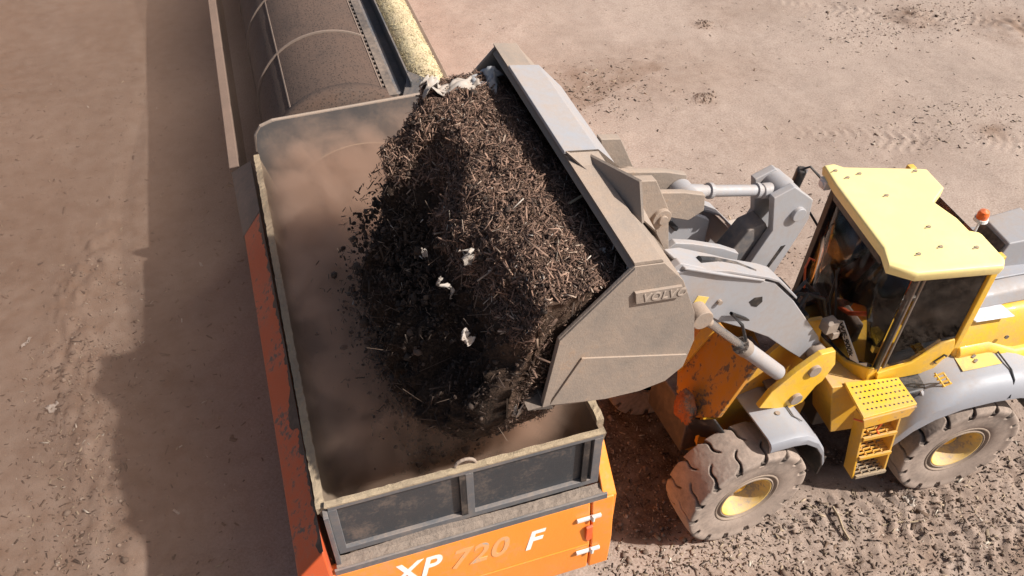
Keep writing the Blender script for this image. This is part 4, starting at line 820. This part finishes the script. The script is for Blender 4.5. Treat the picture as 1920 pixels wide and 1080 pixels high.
X3 = np.where(out > 0, 2.95+(X3-2.95)*endc, X3)
LP = np.stack([X3, yy, Z3], -1); LW = ffw(LP.reshape(-1, 3)); nu, nv = UU.shape
i = np.arange(nu)[:, None]; j = np.arange(nv-1)[None]; i2 = (i+1) % nu
F = np.stack([i*nv+j, i2*nv+j, i2*nv+j+1, i*nv+j+1], -1).reshape(-1, 4)
sh = fbm(LP[..., 0]*7, LP[..., 1]*7, LP[..., 2]*7, o=3, s=113).reshape(-1)
tint = np.array([.12, .074, .050])*(1+.7*sh)[:, None]*(1-.85*np.clip((X3.reshape(-1)-2.95)/.45, 0, 1))[:, None]   # shade of the front face painted into the compost colour
HEAPM = newmat('damp_compost'); t = NT(HEAPM); at_ = t.a('Attribute', attribute_name='tint'); v = t.a('TexCoord').outputs['Object']
n1 = t.noise(v, 35, 6, .75, .6); n2 = t.noise(v, 90, 4, .7)
c = t.mix(t.ramp(n1, [(.45, 0.), (.75, 1.)]), at_.outputs['Color'], (.17, .105, .07)); c = t.mix(t.ramp(n2, [(.63, 0.), (.7, .8)]), c, (.30, .20, .13))
c = t.mix(.5, c, at_.outputs['Color'])
bs = t.a('BsdfPrincipled'); bs.inputs['Roughness'].default_value = .9; bs.inputs['Specular IOR Level'].default_value = .2; t.t.links.new(c, bs.inputs['Base Color'])
bp = t.a('Bump'); bp.inputs['Strength'].default_value = 1.; bp.inputs['Distance'].default_value = .03; t.t.links.new(n1, bp.inputs['Height']); t.t.links.new(bp.outputs[0], bs.inputs['Normal'])
o = t.a('OutputMaterial'); t.t.links.new(bs.outputs[0], o.inputs[0])
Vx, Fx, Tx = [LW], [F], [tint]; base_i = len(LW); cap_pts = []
for j0, sg_ in ((0, 1), (nv-1, -1)):     # close both ends of the mass with a rough face
    ring = LP[:, j0]; cc = ring.mean(0); prev = np.arange(nu)*nv+j0
    for k_, sc in enumerate((.93, .82, .70, .56, .42, .28, .14, .02)):
        q = cc+(ring-cc)*sc; q[:, 1] += sg_*(.06*(1-sc)+.05*fbm(q[:, 0]*6, q[:, 2]*6, o=3, s=301+k_)); qw = ffw(q); Vx.append(qw); Tx.append(np.tile([.09, .056, .038], (nu, 1))*(1+.5*fbm(q[:, 0]*8, q[:, 2]*8, o=2, s=305))[:, None])
        cur = base_i+np.arange(nu); base_i += nu; a_ = np.roll(prev, -1); b_ = np.roll(cur, -1); Fx.append(np.stack([prev, a_, b_, cur], -1)[:, ::sg_]); prev = cur
        if j0 == 0: cap_pts.append(q)
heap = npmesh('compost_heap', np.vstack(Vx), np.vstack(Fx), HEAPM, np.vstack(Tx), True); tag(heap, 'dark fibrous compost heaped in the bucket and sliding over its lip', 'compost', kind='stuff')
cp_ = np.vstack(cap_pts); cp_ = cp_[(cp_[:, 2] > 2.6)]; n = 6000; P = cp_[rng.choice(len(cp_), n)]+rng.normal(0, .02, (n, 3)); P[:, 1] += .02
L = np.clip(rng.lognormal(-3.7, .6, n), .01, .15); A3 = np.array(WFF)[:3, :3]
tag(chips('end_fibres', ffw(P), np.tile(A3 @ np.array([0, 1., 0]), (n, 1)), L, L*.2, np.full(n, .004), pick(n, [(.08, .05, .035), (.2, .12, .085), (.34, .23, .16)], [5, 4, 1]), LIT, spread=.4), 'bark shreds on the near end of the compost beside the bucket side plate', 'fibres', kind='stuff')
# fibres on its surface
bm_n = np.zeros((len(heap.data.vertices), 3), np.float32); heap.data.vertices.foreach_get('normal', bm_n.ravel() if False else (tmpn := np.zeros(len(heap.data.vertices)*3, np.float32))); bm_n = tmpn.reshape(-1, 3)
ctr = ffw(np.array([[2.9, 0, 3.6]]))[0]
u_ok = np.where((UU.ravel() < 300*.66))[0]
top_idx = u_ok[(LP.reshape(-1, 3)[u_ok, 2] > 2.5)]
def outward(idx):
    N = bm_n[idx].astype(float); nl = np.column_stack([nr[UU.ravel()[idx], 0], np.zeros(len(idx)), nr[UU.ravel()[idx], 1]]); A = np.array(WFF)[:3, :3]; nw = nl @ A.T
    s = np.sign((N*nw).sum(1)); s[s == 0] = 1; return N*s[:, None]
n = 62000; w = np.where(LP.reshape(-1, 3)[top_idx, 2] > 4.95, 9., 1.); idx = rng.choice(top_idx, n, p=w/w.sum())
N = outward(idx); P = LW[idx]+N*rng.uniform(0, .02, (n, 1))+rng.normal(0, .006, (n, 3))
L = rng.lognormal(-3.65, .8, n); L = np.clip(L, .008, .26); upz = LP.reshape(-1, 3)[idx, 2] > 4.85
fc = pick(n, [(.11, .062, .042), (.24, .138, .095), (.38, .235, .165), (.48, .35, .26), (.7, .6, .5)], [5, 7, 3.5, .8, .15])*np.where(upz, 1, .22)[:, None]  # fibres below the crest darkened, painting in the shade of the face
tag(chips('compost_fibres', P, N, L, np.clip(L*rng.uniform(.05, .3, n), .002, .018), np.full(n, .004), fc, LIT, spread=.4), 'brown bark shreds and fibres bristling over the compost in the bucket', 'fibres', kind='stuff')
n = 2600; idx = rng.choice(top_idx[LP.reshape(-1, 3)[top_idx, 2] > 4.2], n); N = outward(idx); P = LW[idx]+N*.005
tag(lumps('compost_crumbs', P, np.clip(rng.lognormal(-4.4, .5, n), .006, .04), pick(n, [(.05, .031, .022), (.10, .062, .043), (.16, .10, .07)], [5, 4, 1]), LIT), 'crumbs and small lumps clinging to the surface of the heaped compost', 'compost crumbs', kind='stuff')
n = 180; idx = rng.choice(top_idx, n); N = outward(idx)
tag(chips('long_strands', LW[idx]+N*.02, N, rng.uniform(.15, .45, n), np.full(n, .006), np.full(n, .004), pick(n, [(.10, .065, .045), (.30, .21, .15), (.55, .45, .35)], [5, 3, 1]), LIT, spread=.5), 'long stringy roots and strands sticking out of the compost', 'strands', kind='stuff')
# falling lumps and fibres in the air around the front of the slide
n = 9500; z = np.where(rng.random(n) < .5, rng.uniform(1.9, 4.7, n), rng.triangular(1.7, 3.2, 3.6, n)); y = rng.normal(-.5, .75, n); x = 3.55+np.abs(rng.normal(0, .22, n))+.10*(4.7-z)*rng.uniform(0, 1, n); y = np.where(y > .75-.25*(4.7-z), -.4, y); x = np.minimum(x, 2.88+(5.35-z)*.92-rng.uniform(0, .35, n)); x = np.maximum(x, 3.2); x = np.where((z < 3.2), rng.normal(3.55, .28, n), x); y = np.where(z < 3.4, np.minimum(rng.normal(-.5, .6, n), .55-rng.uniform(0, .3, n)), y)
P = ffw(np.column_stack([x, np.clip(y, -1.7, 1.4), z])); R = np.clip(rng.lognormal(-4.3, .6, n), .005, .07); R = np.where(R > .03, R*rng.uniform(.6, 1, n), R)
lm_ = lumps('falling_compost_lumps', P, R, pick(n, [(.04, .025, .018), (.08, .05, .034), (.14, .09, .06)], [5, 4, 1]), LIT, 1.15); tag(lm_, 'dark clumps of compost dropping in mid air from the bucket into the hopper', 'compost clumps', kind='stuff')
n = 9000; z = np.where(rng.random(n) < .5, rng.uniform(1.7, 4.9, n), rng.uniform(1.7, 3.4, n)); y = rng.normal(-.5, .75, n); y = np.where(y > .9-.25*(4.9-z), -.4, y); x = 3.5+np.abs(rng.normal(0, .3, n)); x = np.minimum(x, 2.95+(5.35-z)*.92); y = np.where(z < 3.4, np.minimum(y, .5-rng.uniform(0, .4, n)), y)
P = ffw(np.column_stack([x, np.clip(y, -1.8, 1.5), z])); Nn = rng.normal(size=(n, 3)); Nn[:, 2] *= .3; Nn /= np.linalg.norm(Nn, axis=1, keepdims=True)
L = np.clip(rng.lognormal(-3.2, .5, n), .015, .2)
tag(chips('falling_fibres', P, Nn, L, L*rng.uniform(.08, .3, n), np.full(n, .006), pick(n, [(.05, .032, .022), (.10, .066, .046), (.3, .22, .16), (.6, .54, .48)], [6, 4, .6, .15]), LIT), 'loose fibres and splinters falling in front of the bucket', 'fibres', kind='stuff')
# fill already lying in the hopper
gx = np.linspace(-.28, 2.42, 110); gy = np.linspace(4.86, 11.25, 240); X, Y = np.meshgrid(gx, gy)
Z = 1.48+.42*np.exp(-((X-1.5)/.8)**2-((Y-6.6)/1.6)**2)+.12*fbm(X*1.2, Y*1.2, o=3, s=131)+.05*fbm(X*7, Y*7, o=3, s=133)+.35*np.clip((X-1.7)/.6, 0, 1)*np.clip((6.0-Y)/1., 0, 1)+.25*np.clip((0.2-X)/.4, 0, 1)*np.clip((Y-9)/1.2, 0, 1)
nx, ny = len(gx), len(gy); ii = (np.arange(ny-1)[:, None]*nx+np.arange(nx-1)[None]).ravel(); F = np.stack([ii, ii+1, ii+nx+1, ii+nx], -1)
tt_ = np.array([.13, .085, .058])*(1+.4*fbm(X*3, Y*3, o=3, s=135))[..., None]
fill = npmesh('hopper_fill', np.stack([X, Y, Z], -1).reshape(-1, 3), F, HEAPM, tt_.reshape(-1, 3), True); tag(fill, 'loose brown compost already lying in the hopper under the dust', 'compost', kind='stuff')
n = 7000; x = rng.uniform(-.25, 2.4, n); y = rng.uniform(4.9, 11.2, n); jx = np.clip(np.searchsorted(gx, x), 0, nx-1); jy = np.clip(np.searchsorted(gy, y), 0, ny-1)
P = np.column_stack([x, y, Z[jy, jx]+.01]); L = np.clip(rng.lognormal(-3., .5, n), .015, .2)
tag(chips('hopper_fibres', P, np.tile([0, 0, 1.], (n, 1)), L, L*.25, np.full(n, .006), pick(n, [(.07, .045, .03), (.16, .11, .075), (.4, .3, .21)], [4, 4, 1.4]), LIT, spread=.5), 'bark shreds lying on the compost in the hopper', 'fibres', kind='stuff')

# ------------------------------------------------------------------ scraps of film and paper, each its own thing
def scrap(name, c, size_, ax, label, cat, group=None, m=PLASTIC, crump=.35, seed=0, dirn=None, narrow=1.0):
    size = size_*.72; r = np.random.default_rng(seed); nu_, nv_ = 18, 12; u = np.linspace(-.5, .5, nu_); v_ = np.linspace(-.5, .5, nv_); U, Vv = np.meshgrid(u, v_, indexing='ij')
    s = seed*3.1; taper = .55+.45*np.cos(U*2.6)+.15*noise(U*4+s, Vv*0, s=seed)
    x = U*size+crump*size*.25*noise(U*4+s, Vv*4, s=seed+1); y = Vv*size*narrow*taper+crump*size*.3*noise(U*3+s, Vv*3, s=seed+2); z = crump*size*.6*noise(U*4+s, Vv*5*narrow, s=seed+3)+.2*crump*size*noise(U*12+s, Vv*12, s=seed+4)
    Pl = np.stack([x, y, z], -1).reshape(-1, 3)
    ii = (np.arange(nu_-1)[:, None]*nv_+np.arange(nv_-1)[None]).ravel(); Fq = np.stack([ii, ii+1, ii+nv_+1, ii+nv_], -1)
    o = npmesh(name, Pl, Fq, m, None, True); o.location = c; o.rotation_euler = ax
    sm = o.modifiers.new('thick', 'SOLIDIFY'); sm.thickness = .004
    tag(o, label, cat, group); return o
def L2W(x, y, z): return tuple(ffw(np.array([[x, y, z]]))[0])
WH = paint('white_plastic_film', (.44, .41, .37), .5, dust=.3); GF = paint('grey_plastic_film', (.36, .38, .40), .35, dust=.05)
scrap('plastic_sheet', L2W(2.40, -1.50, 5.62), .60, (.2, -.5, .3), 'crumpled grey plastic sheet caught at the far corner of the bucket', 'plastic sheet', m=GF, seed=3, crump=.5, narrow=.7)
scrap('plastic_scrap', L2W(2.86, -1.66, 5.68), .28, (.5, .3, 1.0), 'bright white plastic scrap on the far tip of the heap beside the yellow brush', 'plastic scrap', m=WH, seed=4, crump=.8)
scrap('plastic_strip', L2W(2.72, -1.50, 5.66), .8, (.1, .0, 3.3), 'long pale plastic strip lying over the far end of the compost', 'plastic strip', m=WH, seed=5, crump=.3, narrow=.18)
scrap('plastic_scrap', L2W(2.18, 1.12, 5.20), .26, (.8, .4, .2), 'crumpled white film at the near inner corner of the bucket', 'plastic scrap', m=WH, seed=6, crump=.8)
scrap('plastic_scrap', L2W(2.22, 1.02, 5.40), .20, (1.2, .4, 1.2), 'small torn white scrap against the dark back of the bucket', 'plastic scrap', m=PLASTIC, seed=7, crump=.7)
scrap('plastic_bag', L2W(2.28, .82, 5.30), .26, (.3, .9, .2), 'grey and white bag scrap half buried near the bucket back', 'plastic bag', m=GF, seed=8, crump=.9)
scrap('plastic_scrap', L2W(3.24, .45, 5.22), .24, (.5, .9, .2), 'white film scrap tumbling in front of the dark slide of compost', 'plastic scrap', m=WH, seed=9, crump=.8, narrow=.5)
scrap('plastic_scrap', L2W(3.50, -.05, 4.92), .20, (.2, 1.2, 1.2), 'pale narrow scrap falling left of the white film scrap', 'plastic scrap', m=PLASTIC, seed=10, crump=.5, narrow=.3)
scrap('plastic_strip', L2W(3.48, .48, 4.92), .50, (.4, 1.2, .5), 'thin white strip dangling down the face of the falling compost', 'plastic strip', m=WH, seed=11, crump=.3, narrow=.08)
scrap('plastic_scrap', L2W(3.45, 1.0, 4.82), .22, (.8, .3, 1.4), 'small pale scrap low on the near side of the sliding compost', 'plastic scrap', m=PLASTIC, seed=14, crump=.6, narrow=.5)
scrap('plastic_scrap', L2W(3.04, 1.38, 4.16), .34, (.3, .5, .9), 'dusty white rag hanging off the near tip of the bucket', 'plastic scrap', m=WH, seed=12, crump=.9, narrow=.4)
def onground(x, y, dz=.02): return (x, y, float(ground_h(np.array([x]), np.array([y]))[0][0])+dz)
scrap('paper_scrap', onground(-4.23, 9.55), .26, (0, .1, .5), 'crumpled pale paper on the bare soil left of the screening machine', 'paper', m=PLASTIC, seed=20, crump=.4)
scrap('paper_scrap', onground(7.11, 4.22), .24, (0, .1, .2), 'white paper scrap on the ground beside the rear tyre', 'paper', m=WH, seed=21, crump=.6)
scrap('paper_scrap', onground(-4.75, 11.1), .30, (0, .1, 1.1), 'long thin pale strip of paper at the left edge of the yard', 'paper', m=PLASTIC, seed=22, narrow=.25)
cs = mk('board_offcut', G().xy([(-.13, -.07), (.10, -.10), (.14, .06), (-.06, .10)], 0, .02), WH); cs.location = onground(7.71, 10.32, .01); cs.rotation_euler = (.1, .15, .4); tag(cs, 'small bright rectangular board offcut on the ground behind the lift arms', 'board')
stx = [(2.05, .35), (1.95, .75)]
def stick(p, q, r, lab):
    p, q = Vector(p), Vector(q); g = G().tube([p, p.lerp(q, .35)+Vector((.01, .012, .008)), p.lerp(q, .7)-Vector((.008, .0, .01)), q], r, 6); tag(mk('stick', g, CRUST), lab, 'stick')
stick(L2W(2.36, -1.15, 5.44), L2W(2.30, -.72, 5.42), .022, 'stout straight stick lying on the far half of the heap')
stick(L2W(2.30, .46, 5.52), L2W(1.78, .36, 5.60), .012, 'thin stick lying across the top edge of the bucket')
stick(onground(6.0, 4.45, .03), onground(5.92, 3.95, .03), .02, 'short dark stick on the soil between the front and rear wheels')
stick(onground(6.5, 4.02, .02), onground(7.1, 3.9, .02), .01, 'thin pale straw stalk on the soil in front of the ladder')

# ------------------------------------------------------------------ DUST in the air
def dust(name, lo, hi, dens, col, fn, label, step=1.):
    m = newmat(name+'_air'); m.cycles.volume_step_rate = step; t = NT(m); v = t.a('TexCoord').outputs['Object']; sx = t.a('SeparateXYZ'); t.t.links.new(v, sx.inputs[0])
    d = fn(t, v, sx)
    pv = t.a('VolumePrincipled'); pv.inputs['Color'].default_value = (*col, 1); pv.inputs['Anisotropy'].default_value = .2
    t.t.links.new(t.math('MULTIPLY', d, dens), pv.inputs['Density']); o = t.a('OutputMaterial'); t.t.links.new(pv.outputs[0], o.inputs['Volume'])
    g = G().box([(a+b)/2 for a, b in zip(lo, hi)], [b-a for a, b in zip(lo, hi)]); q = mk(name, g, m); tag(q, label, 'dust', kind='stuff'); return q
def win(t, s, a, b, c, d):   # smooth window: 0 below a, 1 from b to c, 0 above d
    r1 = t.a('MapRange', interpolation_type='SMOOTHSTEP'); t.t.links.new(s, r1.inputs[0]); r1.inputs[1].default_value = a; r1.inputs[2].default_value = b
    r2 = t.a('MapRange', interpolation_type='SMOOTHSTEP'); t.t.links.new(s, r2.inputs[0]); r2.inputs[1].default_value = c; r2.inputs[2].default_value = d; r2.inputs[3].default_value = 1; r2.inputs[4].default_value = 0
    return t.math('MULTIPLY', r1.outputs[0], r2.outputs[0])
def f_hop(t, v, sx):
    n = t.ramp(t.noise(v, 1.7, 5, .6, 1.2), [(.44, 0.), (.62, 1.)])
    w = t.math('MULTIPLY', win(t, sx.outputs[0], -.5, .1, 1.9, 2.6), t.math('MULTIPLY', win(t, sx.outputs[1], 4.9, 5.6, 10.4, 11.2), win(t, sx.outputs[2], 1.0, 1.2, 2.2, 3.7)))
    return t.math('MULTIPLY', w, t.math('ADD', t.math('MULTIPLY', n, .9), .12))
dust('dust_cloud', (-.5, 4.86, 1.3), (2.6, 11.2, 4.0), 10.0, (.76, .56, .44), f_hop, 'brown dust swirling up inside the hopper', .22)
def f_left(t, v, sx):
    n = t.ramp(t.noise(v, .45, 3, .5), [(.3, .2), (.7, 1.)])
    w = t.math('MULTIPLY', win(t, sx.outputs[0], -14, -9, -1.6, 1.9), t.math('MULTIPLY', win(t, sx.outputs[1], 3, 9, 24, 32), win(t, sx.outputs[2], -.5, 0, .8, 4.2)))
    return t.math('MULTIPLY', w, n)
def f_puff(t, v, sx):
    n = t.ramp(t.noise(v, 1.7, 4, .6, 1.2), [(.44, .0), (.62, 1.)])
    w = t.math('MULTIPLY', win(t, sx.outputs[0], -.3, .5, 1.5, 2.3), t.math('MULTIPLY', win(t, sx.outputs[1], 4.95, 5.4, 6.4, 8.6), win(t, sx.outputs[2], 1.0, 1.4, 2.4, 3.5)))
    return t.math('MULTIPLY', w, t.math('ADD', n, .25))
dust('dust_puff', (-.3, 4.95, 1.5), (2.3, 8.6, 3.5), 6.0, (.84, .60, .45), f_puff, 'thick dust puff rolling out below the falling compost', .22)
dust('drifting_dust', (-14, 3, .25), (2.0, 32, 4.2), .25, (.60, .43, .33), f_left, 'thin brown dust drifting over the shaded ground left of the machine')
